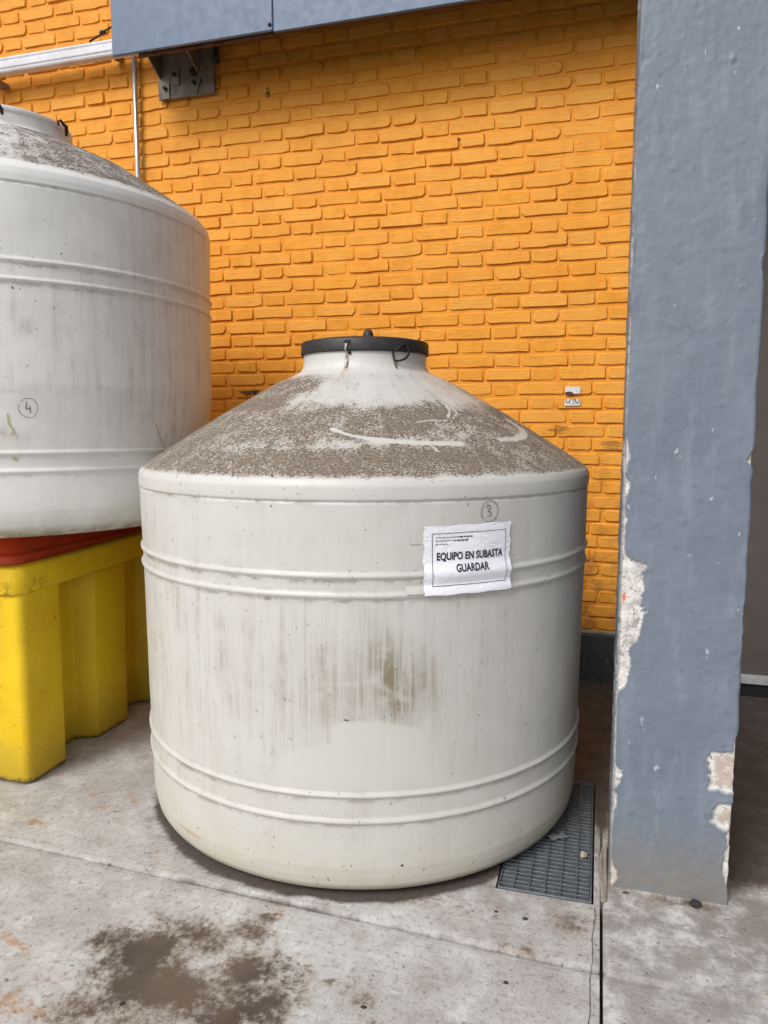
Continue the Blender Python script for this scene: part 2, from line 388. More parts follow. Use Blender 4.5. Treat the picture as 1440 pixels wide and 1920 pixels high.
M_GREYWALL = plain('grey_render', (0.16, 0.15, 0.145), 0.8, 0, 0.1, 0.006, 10, 0.3, (0.09, 0.08, 0.07))
M_STONE = plain('pale_pebble', (0.45, 0.41, 0.35), 0.8, 0, 0.15, 0.004, 60)
M_CRUMB = plain('black_crumb', (0.045, 0.038, 0.034), 0.8, 0, 0.2, 0.004, 60)
M_STICKER = plain('white_vinyl_label', (0.66, 0.68, 0.67), 0.4, 0, 0.06, 0.001, 60, 0.2, (0.45, 0.46, 0.45))
M_SCRAP = plain('dull_clear_film', (0.20, 0.215, 0.23), 0.25, 0, 0.15, 0.002, 60)
M_STICKRED = plain('dark_red_label_residue', (0.12, 0.025, 0.016), 0.6, 0, 0.15, 0.001, 60)
def paper_mat():
    b = NB('creased_white_paper'); U = b.uv()
    cr = b.noise(b.scale(U, (16, 44, 1)), 1.0, 4, 0.6, 1.2); cr2 = b.noise(b.scale(U, (60, 20, 1)), 1.0, 3, 0.6, 0.8)
    c = b.mix(b.ss(cr, 0.3, 0.7), (0.84, 0.84, 0.90), (0.80, 0.80, 0.88))
    return b.out(c, 0.55, b.bump(b.add(cr, b.mul(cr2, 0.5)), 0.006, 0.45), spec=0.4)
M_PAPER = paper_mat()
def tape_mat():
    b = NB('clear_tape'); U = b.pos()
    c = b.mix(b.noise(U, 60, 2), (0.555, 0.545, 0.515), (0.52, 0.51, 0.48))
    return b.out(c, 0.18, b.bump(b.noise(U, 50, 3), 0.003, 0.5), spec=0.6)
M_TAPE = tape_mat()

# ================================================================== SETTING: ground
WALL_Y = 4.46          # mortar plane of the brick wall
FACE_Y = 4.4440         # brick faces
gbm = bmesh.new()
gv = [gbm.verts.new(p) for p in ((-40, -40, -0.06), (40, -40, -0.06), (40, 40, -0.06), (-40, 40, -0.06))]; gbm.faces.new(gv)
ground = bmobj('ground', gbm, M_PIT); tag(ground, kind='structure')

JX = 0.050
def yline(x): return 1.983-0.0384*(x-0.046)
GX0, GX1, GY0, GY1 = -0.284, 0.026, 2.285, 3.125      # drain pit

def rng_steps(a, b, f0, f1, fine, coarse):
    out = [a]; x = a
    while x < b-1e-6:
        s = fine if f0 <= x < f1 else coarse
        x = min(b, x+s)
        if x-s < f0 < x: x = f0
        out.append(x)
    return sorted(set(round(v, 5) for v in out))

def slab(name, xs, ys, ymap, hole=None):
    X, Y0 = np.meshgrid(xs, ys); Y = ymap(X, Y0); nx, ny = len(xs), len(ys)
    x, y = X.ravel(), Y.ravel()
    z = -0.0035*fbm(x*1.7+9, y*1.7, 3)+0.0015*(0.5-fbm(x*14, y*14, 2))
    # worn arris along joints
    edge = np.minimum(np.abs(x-JX), np.abs(y-yline(x))/1.0)
    z -= 0.004*np.exp(-(edge/0.012)**2)*(0.4+1.2*fbm(x*30, y*30, 2))
    V = np.stack([x, y, z], 1).tolist(); Fc = []
    used = set()
    cells = set()
    for j in range(ny-1):
        for i in range(nx-1):
            if hole and hole[0]-1e-6 <= xs[i] and xs[i+1] <= hole[1]+1e-6 and hole[2]-1e-6 <= ys[j] and ys[j+1] <= hole[3]+1e-6: continue
            cells.add((i, j)); Fc.append((j*nx+i, j*nx+i+1, (j+1)*nx+i+1, (j+1)*nx+i))
    n0 = len(V); low = {}
    def lo(k):
        if k not in low:
            low[k] = len(V); V.append((V[k][0], V[k][1], -0.055))
        return low[k]
    for (i, j) in cells:
        a, b_, c, d = j*nx+i, j*nx+i+1, (j+1)*nx+i+1, (j+1)*nx+i
        for (p, q, nb) in ((a, b_, (i, j-1)), (b_, c, (i+1, j)), (c, d, (i, j+1)), (d, a, (i-1, j))):
            if nb not in cells: Fc.append((q, p, lo(p), lo(q)))
    me = mesh(name, V, Fc, False)
    A = np.array(V); x, y = A[:, 0], A[:, 1]
    wx = x+0.10*(fbm(x*4, y*4, 3)-0.5); wy = y+0.10*(fbm(x*4+50, y*4, 3)-0.5)
    oil = np.zeros(len(x))
    for (cx, cy, sx, sy, k) in ((-1.20, 1.68, 0.11, 0.10, 1.0), (-1.13, 1.60, 0.13, 0.10, 1.0), (-1.28, 1.72, 0.09, 0.05, 0.75), (-1.36, 1.69, 0.05, 0.035, 0.7),
                                (-1.02, 1.60, 0.10, 0.09, 0.85), (-1.10, 1.80, 0.16, 0.07, 0.55), (-0.98, 1.86, 0.09, 0.05, 0.5), (-0.88, 1.72, 0.09, 0.08, 0.75),
                                (-0.83, 1.63, 0.10, 0.09, 0.85), (-0.90, 1.55, 0.14, 0.08, 0.8), (-0.76, 1.76, 0.06, 0.04, 0.40), (-0.65, 1.735, 0.018, 0.013, 0.8),
                                (-0.94, 1.925, 0.035, 0.02, 0.7), (-1.20, 1.50, 0.14, 0.07, 0.7), (-0.56, 1.74, 0.07, 0.05, 0.25), (-0.50, 1.66, 0.06, 0.012, 0.45),
                                (-1.0, 1.42, 0.3, 0.06, 0.6), (-0.16, 2.02, 0.10, 0.03, 0.35), (0.30, 2.36, 0.14, 0.03, 0.4), (-0.42, 2.16, 0.16, 0.04, 0.3), (-0.05, 2.2, 0.1, 0.05, 0.25)):
        oil = np.maximum(oil, k*gauss(wx, wy, cx, cy, sx*1.15, sy*1.15))
    rust = np.zeros(len(x))
    for (cx, cy, sx, sy, k, ro) in ((-1.95, 2.45, 0.07, 0.05, 0.6, 0.5), (-1.80, 2.47, 0.08, 0.03, 0.8, -0.5), (-1.85, 2.38, 0.03, 0.08, 0.6, -0.3), (-1.99, 2.20, 0.10, 0.02, 0.8, -0.15),
                                    (-1.60, 1.63, 0.12, 0.022, 0.9, -0.35), (-1.44, 1.46, 0.10, 0.05, 0.9, 0), (-1.36, 1.44, 0.06, 0.04, 0.7, 0), (-1.40, 1.56, 0.06, 0.05, 0.5, 0),
                                    (-0.93, 1.94, 0.03, 0.02, 0.9, 0), (-0.86, 1.56, 0.08, 0.08, 0.8, 0), (-0.70, 1.53, 0.10, 0.05, 0.5, 0), (-1.02, 1.56, 0.05, 0.05, 0.7, 0),
                                    (-1.75, 2.26, 0.05, 0.12, 0.4, 0.5), (-1.45, 2.12, 0.10, 0.04, 0.45, -0.6), (-1.60, 1.92, 0.16, 0.03, 0.35, 0), (-2.2, 2.2, 0.1, 0.06, 0.4, 0)):
        rust = np.maximum(rust, k*gauss(wx, wy, cx, cy, sx, sy, ro))
    damp_shade = np.maximum(sstep(y, 2.60, 3.0)*sstep(x, -0.45, -0.1)*1.0, sstep(y+0.1*(x-0.5), 2.38, 2.66)*sstep(x, 0.40, 0.47))  # deep shade behind tank and pillar painted in together with brown dirt
    damp_shade = np.maximum(damp_shade, 0.55*sstep(y, 3.7, 4.3))
    # contact shade painted in with dirt round the tank foot; dark line round the yellow bin
    rt = np.hypot(x+0.931, y-2.928); damp_shade = np.maximum(damp_shade, np.clip(1.0*sstep(rt+0.03*(fbm(x*14, y*14, 3)-0.5), 0.882, 0.845)+0.28*np.exp(-((rt-0.87)/0.09)**2), 0, 1)*(rt < 1.3))
    db = np.maximum(np.maximum(-3.6-x, x+2.27), np.maximum(2.44-y, y-3.8)); damp_shade = np.maximum(damp_shade, 0.5*np.exp(-(db/0.02)**2))
    worn = sstep(x, JX-0.002, JX+0.002)*(0.55+0.45*sstep(y, 1.9, 2.3))+0.5*sstep(y, 2.05, 2.3)*sstep(x, -0.6, -0.2)*(x < JX)
    jn = np.exp(-(np.abs(y-yline(x))/0.010)**2)*(x < JX+0.01)+np.exp(-(np.abs(x-JX)/0.010)**2)
    for nme, arr in (('oil', oil), ('rust', rust), ('damp_shade', np.clip(damp_shade+0.35*jn, 0, 1)), ('worn', worn)): attr(me, nme, arr)
    o = link('slab', me, M_FLOOR, ground, (0, 0, 0)); o.location = (0, 0, 0)
    return o
xsL = rng_steps(-8, JX-0.005, -2.7, JX, 0.022, 0.4)
ysA = rng_steps(-4, 2.02-0.005, 1.2, 2.1, 0.018, 0.4)
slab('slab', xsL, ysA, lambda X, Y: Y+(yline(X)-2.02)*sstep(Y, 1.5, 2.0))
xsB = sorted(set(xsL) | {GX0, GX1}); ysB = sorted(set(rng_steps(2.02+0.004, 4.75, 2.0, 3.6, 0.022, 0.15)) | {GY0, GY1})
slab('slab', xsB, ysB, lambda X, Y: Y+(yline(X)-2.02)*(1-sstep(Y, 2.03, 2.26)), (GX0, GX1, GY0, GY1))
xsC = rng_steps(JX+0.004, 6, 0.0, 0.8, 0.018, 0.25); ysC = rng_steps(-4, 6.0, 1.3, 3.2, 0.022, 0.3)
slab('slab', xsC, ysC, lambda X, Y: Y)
# hairline crack beside the joint, a real narrow groove cover
crk = []
for i in range(24):
    t = i/23; crk.append((0.030-0.016*t+0.0025*math.sin(i*0.9)+random.uniform(-.0012, .0012), 2.27-0.62*t))
V = []; Fc = []
for i, (x, y) in enumerate(crk):
    wd = 0.0006+0.0006*random.random(); V += [(x-wd, y, 0.0012), (x+wd, y, 0.0012)]
    if i: Fc.append((2*i-2, 2*i-1, 2*i+1, 2*i))
link('crack', mesh('crack', V, Fc), M_CRUMB, ground).location = (0, 0, 0)
# broken cement fillet beside the pillar foot
bm = bmesh.new()
pts = [(0.048, 2.30), (0.066, 2.31), (0.068, 2.62), (0.052, 2.61), (0.040, 2.52), (0.045, 2.42)]
prism(bm, [(x, y, -0.004) for x, y in pts], (0, 0, 0.026))
for v in bm.verts:
    if v.co.z > 0.01: v.co.z += random.uniform(-0.008, 0.003)-0.012*max(0, (2.40-v.co.y)/0.1)
f_ = bmobj('cement_fillet', bm, M_CEMENT, ground, bevel=0.004); f_.location = (0, 0, 0)

f_ = boxobj('joint_filler', JX-0.0048, JX+0.0038, 2.285, 4.4, -0.05, -0.0035, M_PIT, ground, 0.0); f_.location = (0, 0, 0)

# ================================================================== brick wall
wall = empty('brick_wall', (-2.0, WALL_Y, 0), 'orange painted brick wall behind the two white tanks', 'wall')
ZK = [3.538, 3.445, 3.363, 3.27, 3.186, 3.104, 3.019, 2.933, 2.851, 2.77, 2.693, 2.601, 2.519, 2.437, 2.352, 2.267, 2.188, 2.101, 2.018, 1.936, 1.852, 1.772, 1.688, 1.606, 1.523, 1.444, 1.369, 1.283, 1.2, 1.12, 1.033, 0.956, 0.878, 0.8, 0.719, 0.637, 0.554, 0.475, 0.392, 0.316]
courses = [(k, z) for k, z in enumerate(ZK)]
for k in range(1, 14): courses.append((-k, 3.538+0.0845*k))
WX0, WX1 = -9.0, 0.34
# mortar bed with hand-pointed relief
xs = np.array(rng_steps(WX0, WX1, -4.6, 0.4, 0.022, 0.1)); zs = np.arange(0.285, 4.66, 0.022)
X, Z = np.meshgrid(xs, zs); x, z = X.ravel(), Z.ravel()
yy = WALL_Y-0.006*fbm(x*9, z*14, 3)-0.005*fbm(x*2.2+3, z*2.2, 2)+0.001
nx = len(xs)
me = mesh('mortar_bed', np.stack([x, yy, z], 1), [(j*nx+i, j*nx+i+1, (j+1)*nx+i+1, (j+1)*nx+i) for j in range(len(zs)-1) for i in range(nx-1)], True)
link('mortar_bed', me, M_MORTAR, wall, (0, 0, 0)).location = (2.0, -WALL_Y, 0)
wb = boxobj('wall_core', WX0, WX1, WALL_Y+0.004, WALL_Y+0.25, 0.0, 4.66, M_GREYWALL, wall, 0); wb.location = (2.0, -WALL_Y, 0)
pb = boxobj('plinth', WX0, WX1, WALL_Y-0.022, WALL_Y+0.003, -0.01, 0.283, M_PLINTH, wall, 0.006); pb.location = (2.0, -WALL_Y, 0)
pb = boxobj('cement_line', WX0, WX1, WALL_Y-0.014, WALL_Y+0.002, 0.284, 0.304, M_CEMENT, wall, 0.004); pb.location = (2.0, -WALL_Y, 0)

def brick_geo(L, Hh, seed):
    r = random.Random(seed); c = lambda: r.choice((0.002, 0.003, 0.005, 0.006, 0.008, 0.010, 0.017))
    j = lambda s=0.002: r.uniform(-s, s)
    a, h = L/2, Hh/2
    c1, c2, c3, c4 = c(), c(), c(), c()
    slope = r.uniform(-0.003, 0.003)
    bm1, bm2 = sorted((r.uniform(-.42, .42)*L, r.uniform(-.42, .42)*L))
    out = [(-a+c1, -h+j()), (bm1, -h+j(0.0032)), (max(bm2, bm1+0.02), -h+j(0.0032)), (a-c2, -h+j()+slope), (a+j(), -h+c2+j()), (a+j(), h-c3+j()), (a-c3, h+j()+slope), (r.uniform(-.3, .3)*L, h+j(0.0025)), (-a+j(), h+j()), (-a+j(), -h+c1)]
    tilt = r.uniform(-0.0022, 0.0022); tz = r.uniform(-0.0012, 0.0012)
    V = []
    dep = r.choice((-0.0025, -0.001, 0, 0, 0.001, 0.002, 0.0035))
    for ring in (0, 1, 2):
        for (px, pz) in out:
            topk = 1.0 if pz > h*0.45 else 0.0; lft = 1.0 if px < -a*0.9 else 0.0
            soft = max(topk, 0.6*lft)
            tl = tilt*px/a+tz*pz/h
            if ring == 0: V.append((px-0.003*lft, 0.012, pz+0.004*topk))
            elif ring == 1: V.append((px, -0.0118+0.0055*soft+dep+tl, pz))
            else:
                i1 = 0.0025+0.003*soft
                qx = px-i1*np.sign(px)*(abs(px) > a*0.5); qz = pz-i1*np.sign(pz)
                V.append((qx, -0.0142+dep+tl, qz))
    n = 10; Fc = []
    for s in (0, 1):
        for i in range(n): Fc.append((s*n+i, s*n+(i+1) % n, (s+1)*n+(i+1) % n, (s+1)*n+i))
    Fc.append(tuple(2*n+i for i in range(n)))
    return V, Fc, [True]*(2*n)+[False]

NVAR = 24
STR = [brick_geo(0.256, 0.0650, 100+i) for i in range(NVAR)]; HDR = [brick_geo(0.1335, 0.0650, 300+i) for i in range(NVAR)]
PER = 0.4225
def px_of(p):
    d = np.array(p)-np.array([0, 0, EYE]); zz = d@FW
    return 720+F*(d@RT)/zz, 960-F*(d@UP)/zz, zz
def seen(u, v):
    if not (-30 < u < 1215 and -30 < v < 1200): return False
    if u > 205 and v < 100-0.144*(u-214): return False
    if 268 < u < 1107:
        t = 885-(u-268)*0.646 if u < 570 else (632 if u < 803 else 690+(u-803)*0.625)
        if v > t+8: return False
    if u < 402:
        t = 198+u*0.4 if u < 122 else 262+(u-122)*0.65
        if v > t+8: return False
    return True
bricks = []
for k, zb in courses:
    zc = zb+0.0325+0.001
    x0 = (-0.205 if k % 2 == 0 else 0.006)+random.uniform(-0.012, 0.012)
    drift = random.uniform(-0.004, 0.004)
    for n in range(-23, 3):
        xr = x0+n*PER*1.0+drift*n*0.2
        for kind, xc in (('s', xr-0.128), ('h', xr+0.0165+0.0668)):
            xc += random.uniform(-0.005, 0.005)
            half = 0.129 if kind == 's' else 0.069
            if xc-half < WX0 or xc+half > WX1: continue
            if -2.955-0.016 < 0 and False: continue
            u, v, d = px_of((xc, FACE_Y, zc))
            sz = half/d*(4 if seen(u, v) else 0.01)
            bricks.append((sz, kind, xc, zc+random.uniform(-0.002, 0.002), random.randrange(NVAR), random.uniform(-0.006, 0.006)))
bricks.sort(key=lambda b: -b[0])
n_seen = sum(1 for b in bricks if b[0] > 0.01)
print('bricks', len(bricks), 'seen', n_seen)
def mk(geo, nm):
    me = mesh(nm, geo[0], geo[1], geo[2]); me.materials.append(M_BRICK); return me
ms = [mk(g, 'brick') for g in STR]; mh = [mk(g, 'brick') for g in HDR]
for (sz, kind, xc, zc, vi, ro) in bricks[:300]:
    o = bpy.data.objects.new('brick', (ms if kind == 's' else mh)[vi]); COL.objects.link(o); o.parent = wall
    o.location = (xc+2.0, 0, zc); o.rotation_euler = (0, ro, 0)
V = []; Fc = []; Sm = []
for (sz, kind, xc, zc, vi, ro) in bricks[300:]:
    g = (STR if kind == 's' else HDR)[vi]; n0 = len(V); cr, sr = math.cos(ro), math.sin(ro)
    V += [(xc+2.0+p[0]*cr+p[2]*sr, p[1], zc-p[0]*sr+p[2]*cr) for p in g[0]]; Fc += [tuple(i+n0 for i in f) for f in g[1]]; Sm += g[2]
me = mesh('brickwork', V, Fc, Sm)
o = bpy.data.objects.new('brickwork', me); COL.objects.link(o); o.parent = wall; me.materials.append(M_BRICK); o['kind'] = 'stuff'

# ================================================================== pillar
pil = empty('pillar', (0.255, 2.55, 0), 'blue grey plastered pillar with chipped white edges beside the front tank', 'pillar')
PX0, PX1, PY0, PY1, PH = 0.072, 0.437, 2.400, 2.690, 3.30
per = []; nrm = []
rr = 0.010
def side(p, q, nn, n):
    for i in range(n):
        t = i/n; per.append((p[0]+(q[0]-p[0])*t, p[1]+(q[1]-p[1])*t)); nrm.append(nn)
def corner(cx, cy, a0, a1, n=5):
    for i in range(n):
        a = a0+(a1-a0)*i/n; per.append((cx+rr*math.cos(a), cy+rr*math.sin(a))); nrm.append((math.cos(a), math.sin(a)))
side((PX0+rr, PY0), (PX1-rr, PY0), (0, -1), 84); corner(PX1-rr, PY0+rr, -math.pi/2, 0)
side((PX1, PY0+rr), (PX1, PY1-rr), (1, 0), 24); corner(PX1-rr, PY1-rr, 0, math.pi/2)
side((PX1-rr, PY1), (PX0+rr, PY1), (0, 1), 10); corner(PX0+rr, PY1-rr, math.pi/2, math.pi)
side((PX0, PY1-rr), (PX0, PY0+rr), (-1, 0), 30); corner(PX0+rr, PY0+rr, math.pi, 1.5*math.pi)
per = np.array(per); nrm = np.array(nrm); npn = len(per)
hz = np.arange(-0.01, PH, 0.0052); nh = len(hz)
X = np.tile(per[:, 0], nh); Y = np.tile(per[:, 1], nh); Z = np.repeat(hz, npn); NX = np.tile(nrm[:, 0], nh); NY = np.tile(nrm[:, 1], nh)
sarc = np.concatenate([[0], np.cumsum(np.hypot(*np.diff(per, axis=0).T))]); S = np.tile(sarc, nh)
front = np.clip(-NY, 0, 1)
# chips on the left arris: width of bare plaster as a function of height
wl = np.interp(Z, [0, .03, .06, .10, .16, .20, .26, .29, .315, .335, .355, .40, .42, .50, .56, .64, .665, .69, .72, .80, .85, .88, .93, 1.0, 1.06, 1.085, 1.105, 1.13, 1.20, 1.25, 1.28, 1.33, 1.355, 1.37, 1.40, 1.45, 1.475, 1.6, 1.75, 1.9, 2.0, 2.6],
               [.018, .022, .020, .007, .004, .006, .008, .022, .020, .006, .024, .027, .006, .008, .005, .006, .010, .038, .040, .045, .060, .062, .078, .080, .074, .050, .014, .010, .014, .006, .012, .018, .004, .014, .017, .012, .002, .004, .003, .001, .002, .001])
nz1 = fbm(X*26+3, Z*26, 4)-0.5; nz2 = fbm(X*70, Z*70+9, 3)-0.5
dl = (wl*(1+1.1*nz1)+0.012*nz2*(wl > 0.01))-(X-PX0)
wr = np.interp(Z, [0, .05, .09, .12, .17, .215, .235, .25, .49, .50, .53, .56, .7, .9, 1.0, 1.38, 1.40, 1.42, 1.44, 1.9, 1.97, 2.0], [.004, .006, .016, .022, .026, .022, .02, .006, .004, .014, .012, .003, .002, .004, .003, .002, .016, .014, .002, .001, .008, .001])
dr = (wr*(1+1.1*nz1)+0.010*nz2)-(PX1-X)
warpx = X+0.040*nz1+0.016*nz2; warpz = Z+0.022*(fbm(X*24+40, Z*24, 4)-0.5)
d1 = np.minimum(warpx-0.358, np.minimum(warpz-0.372, 0.497-warpz))            # squarish bite
d2 = 0.030*(1-np.sqrt(((warpx-0.412)/0.042)**2+((warpz-0.288)/0.046)**2))
sd = np.maximum.reduce([dl, np.where(wr > 0.003, dr, -1), d1, d2])
isfr = (Y < PY0+0.06)
sd = np.where(isfr, sd, -1.0)
lsd = np.where((X < PX0+0.001) & ~isfr, (fbm(Y*12, Z*7, 3)-0.60)*0.2, -1)
sd = np.maximum(sd, lsd)
chip = sstep(sd, -0.001, 0.003)
core = sstep(np.maximum(np.where(d1 > d2, d1, d2), -1), 0.012, 0.020)*(X > 0.3)*0.9
core = np.maximum(core, (Z < 0.1)*(X < 0.12)*0.6)
disp = 0.0035*(fbm(S*5, Z*5, 3)-0.5)+0.0020*(fbm(S*28, Z*34, 3)-0.5)+0.0015*nz2+0.0022*np.exp(-((sd+0.003)/0.003)**2)*(sd > -0.02)
ridge = np.exp(-((Z-(1.36+0.25*(X-0.07)))/0.004)**2)*sstep(X, .2, .25)*0
disp = disp-chip*(0.0050+0.004*fbm(X*60, Z*60, 3))
corn = np.exp(-np.minimum(np.hypot(X-PX0, Y-PY0), np.hypot(X-PX1, Y-PY0))/0.012)
disp -= corn*0.010*np.clip(fbm(Z*11+X*3, X*3+Z*2, 3)-0.45, 0, 1)*2
x2, y2 = X+NX*disp, Y+NY*disp
# drilled anchor near the top
bmp = gauss(X, Z, 0.325, 2.528, 0.007, 0.009)*front; y2 -= 0.006*bmp
Vp = np.stack([x2, y2, Z], 1)
Fc = [(j*npn+i, j*npn+(i+1) % npn, (j+1)*npn+(i+1) % npn, (j+1)*npn+i) for j in range(nh-1) for i in range(npn)]
Fc.append(tuple((nh-1)*npn+i for i in range(npn)))
me = mesh('shaft', Vp, Fc, True)
attr(me, 'chip', chip); attr(me, 'chip_core', core)
attr(me, 'brick_spot', sstep(gauss(X+0.006*nz2, Z, 0.086, 0.968, 0.007, 0.014), 0.35, 0.6))
link('shaft', me, M_PILLAR, pil, (0, 0, 0)).location = (-0.255, -2.55, 0)

# ================================================================== fascia canopy over the wall
FY = 4.08
can = empty('canopy_fascia', (-0.5, FY, 3.69), 'long blue grey sheet metal fascia along the top of the orange wall', 'canopy')
def cpart(o): o.location = (0.5, -FY, -3.69); return o
cpart(boxobj('panel', -2.866, -1.826, FY-0.022, FY, 3.694, 4.44, M_FASCIA, can, 0.005))
cpart(boxobj('panel', -1.821, 3.2, FY-0.022, FY, 3.684, 4.44, M_FASCIA, can, 0.004))
cpart(boxobj('shade_sheet', -2.86, 3.2, FY+0.003, WALL_Y-0.03, 4.36, 4.40, M_FASCIA, can, 0.003))  # unseen top sheet, added to darken the wall under the fascia
# rotted inner board showing below the left panel
bm = bmesh.new(); n = 40; pts = []
for i in range(n+1):
    xx = -2.70+(0.87)*i/n; pts.append((xx, FY+0.004, 3.682+0.010*vnoise(np.array([i*0.7]), np.array([1.0]))[0]-0.006))
prism(bm, pts+[(-1.83, FY+0.004, 3.80), (-2.70, FY+0.004, 3.80)], (0, 0.022, 0)); cpart(bmobj('rotten_edge', bm, M_RUSTEDGE, can))
bm = bmesh.new(); V0 = []
for i in range(n+1):
    xx = -2.62+0.78*i/n; a = 3.690+0.016*max(0, vnoise(np.array([i*0.45+4]), np.array([2.0]))[0]-0.45); V0.append((xx, FY-0.0245, a))
prism(bm, V0+[(-1.84, FY-0.0245, 3.688), (-2.62, FY-0.0245, 3.688)], (0, 0.002, 0)); cpart(bmobj('peeling_paint', bm, M_RUSTEDGE, can))
cpart(boxobj('bottom_flange', -1.82, 3.2, FY+0.002, FY+0.03, 3.686, 3.692, M_RUSTEDGE, can, 0.001))
bm = bmesh.new(); bmesh.ops.create_icosphere(bm, subdivisions=2, radius=0.010, matrix=Matrix.Translation((-1.842, FY-0.024, 3.725))); cpart(bmobj('screw', bm, M_BLACKIRON, can, True))

# ---- bracket under the fascia
br = empty('bracket', (-2.585, 4.43, 3.58), 'dusty steel bracket bolted to the wall under the fascia', 'bracket')
def bp(o): o.location = (2.585, -4.43, -3.58); return o
bp(boxobj('back_plate', -2.785, -2.385, 4.414, 4.428, 3.575, 3.93, M_STEEL, br, 0.003))
for gx in (-2.772, -2.50):
    bm = bmesh.new(); prism(bm, [(gx, 4.413, 3.70), (gx, 4.413, 3.905), (gx, 4.11, 3.905), (gx, 4.11, 3.875)], (0.010, 0, 0)); bp(bmobj('gusset', bm, M_STEEL, br, bevel=0.001))
bp(boxobj('top_plate', -2.785, -2.385, 4.11, 4.413, 3.907, 3.919, M_STEEL, br, 0.002))
for (x0, z0, a) in ((-2.725, 3.625, 0.02), (-2.655, 3.70, 0.0), (-2.515, 3.635, 0.35)):
    bm = bmesh.new(); box(bm, -0.026, 0.026, -0.008, 0, -0.05, 0.05)
    bmesh.ops.rotate(bm, verts=bm.verts, cent=(0, 0, 0), matrix=Matrix.Rotation(a, 3, 'Y'))
    bmesh.ops.translate(bm, verts=bm.verts, vec=(x0, 4.413, z0)); wo_ = bp(bmobj('washer_plate', bm, M_STEEL2, br, bevel=0.0015))
    bm = bmesh.new(); bmesh.ops.create_cone(bm, cap_ends=True, segments=6, radius1=0.013, radius2=0.012, depth=0.02, matrix=Matrix.Translation((x0-0.004, 4.396, z0+0.012))@Matrix.Rotation(math.pi/2, 4, 'X'))
    bp(bmobj('bolt', bm, M_BLACKIRON, br))
bm = bmesh.new(); bmesh.ops.create_icosphere(bm, subdivisions=2, radius=0.03, matrix=Matrix.Translation((-2.525, 4.408, 3.715))@Matrix.Diagonal((1, 0.35, 1, 1))); bp(bmobj('tar_lump', bm, M_BLACKIRON, br, True))
hose = link('hose', tube_mesh('hose', [(-2.36, 4.39, 3.99), (-2.355, 4.38, 3.90), (-2.345, 4.375, 3.83), (-2.352, 4.38, 3.775), (-2.365, 4.40, 3.745)], 0.022, 10), M_BLACKIRON)
tag(hose, 'short black hose stub hanging just right of the steel bracket', 'hose')

# ---- white rail left of the fascia, conduit and wire
prof = [(4.345, 3.930), (4.318, 3.932), (4.300, 3.926), (4.296, 3.914), (4.300, 3.906), (4.300, 3.896), (4.293, 3.890), (4.292, 3.860), (4.298, 3.852), (4.298, 3.842), (4.304, 3.832), (4.345, 3.826)]
bm = bmesh.new(); prism(bm, [(-6.4, y, z) for y, z in prof], (3.56, 0, 0))
rail = bmobj('rail', bm, M_RAIL, None, bevel=0.002); tag(rail, 'white ridged metal rail on the wall left of the fascia', 'rail')
boxobj('rail_bracket', -4.02, -3.96, 4.31, 4.444, 3.795, 3.824, M_STEEL, rail, 0.003)
boxobj('rail_bracket', -3.10, -3.06, 4.346, 4.444, 3.86, 3.90, M_STEEL, rail, 0.003)
cond = empty('conduit', (-2.95, 4.405, 2.4), 'thin galvanised vertical conduit pipe rising behind the left tank', 'pipe')
link('pipe', tube_mesh('pipe', [(-2.952, 4.405, 2.2), (-2.950, 4.405, 3.2), (-2.948, 4.405, 3.99)], 0.0165, 18), M_CONDUIT, cond)
for zz in (2.75, 3.55):
    pass
wire = link('cable', tube_mesh('cable', [(-3.20, 4.30, 3.932), (-3.13, 4.31, 3.965), (-3.08, 4.31, 3.99), (-3.00, 4.32, 4.02), (-2.90, 4.32, 4.05), (-2.8, 4.32, 4.08)], 0.006, 8), M_WIRE)
tag(wire, 'thin dark cable lying on the white rail beside the fascia', 'cable')
bm = bmesh.new(); bmesh.ops.create_icosphere(bm, subdivisions=2, radius=0.016, matrix=Matrix.Translation((-3.105, 4.31, 3.98))@Matrix.Diagonal((1.5, 1, 0.8, 1))); bmobj('cable_knot', bm, M_WIRE, wire)

# ---- metal door right of the pillar, and an unseen wall and roof added to darken that side
door = empty('metal_door', (1.4, WALL_Y, 0), 'brown grey sheet metal door behind the pillar', 'door')
def dp(o): o.location = (-1.4, -WALL_Y, 0); return o
b_ = bmesh.new(); bmesh.ops.create_grid(b_, x_segments=80, y_segments=100, size=1)
for v in b_.verts:
    x = 0.50+(v.co.x+1)*0.8; z = 0.124+(v.co.y+1)*1.25
    dent = -0.006*math.exp(-(((x-0.985)/0.025)**2+((z-0.34)/0.018)**2))
    v.co = (x, WALL_Y-0.03+0.004*math.sin(x*7+z*1.3)-dent, z)
dp(bmobj('door_leaf', b_, M_DOOR, door, True))
dp(boxobj('sill_rail', 0.46, 2.1, WALL_Y-0.055, WALL_Y-0.012, 0.074, 0.120, M_SILL, door, 0.004))
dp(boxobj('rubber_seal', 0.46, 2.1, WALL_Y-0.035, WALL_Y-0.012, -0.01, 0.072, M_RUBBER, door, 0.002))
dp(boxobj('jamb', 0.35, 0.498, WALL_Y-0.05, WALL_Y+0.1, 0.0, 2.65, M_DOOR, door, 0.004))
sw = boxobj('shade_wall', 2.12, 2.30, 2.3, 4.70, 0, 3.45, M_GREYWALL, None, 0.0); tag(sw, 'unseen grey wall added right of the metal door to shade it', 'wall')  # out of view, added to block light from the right
rf = boxobj('shade_roof', 0.30, 2.34, 2.36, WALL_Y-0.4, 3.30, 3.45, M_GREYWALL, None, 0.0); tag(rf, 'unseen roof slab added to shade the floor right of the pillar', 'roof')  # out of view, added to block light from above
lw = boxobj('lintel_wall', 0.50, 2.12, WALL_Y-0.02, WALL_Y+0.2, 2.66, 3.9, M_GREYWALL, door, 0.0); dp(lw)

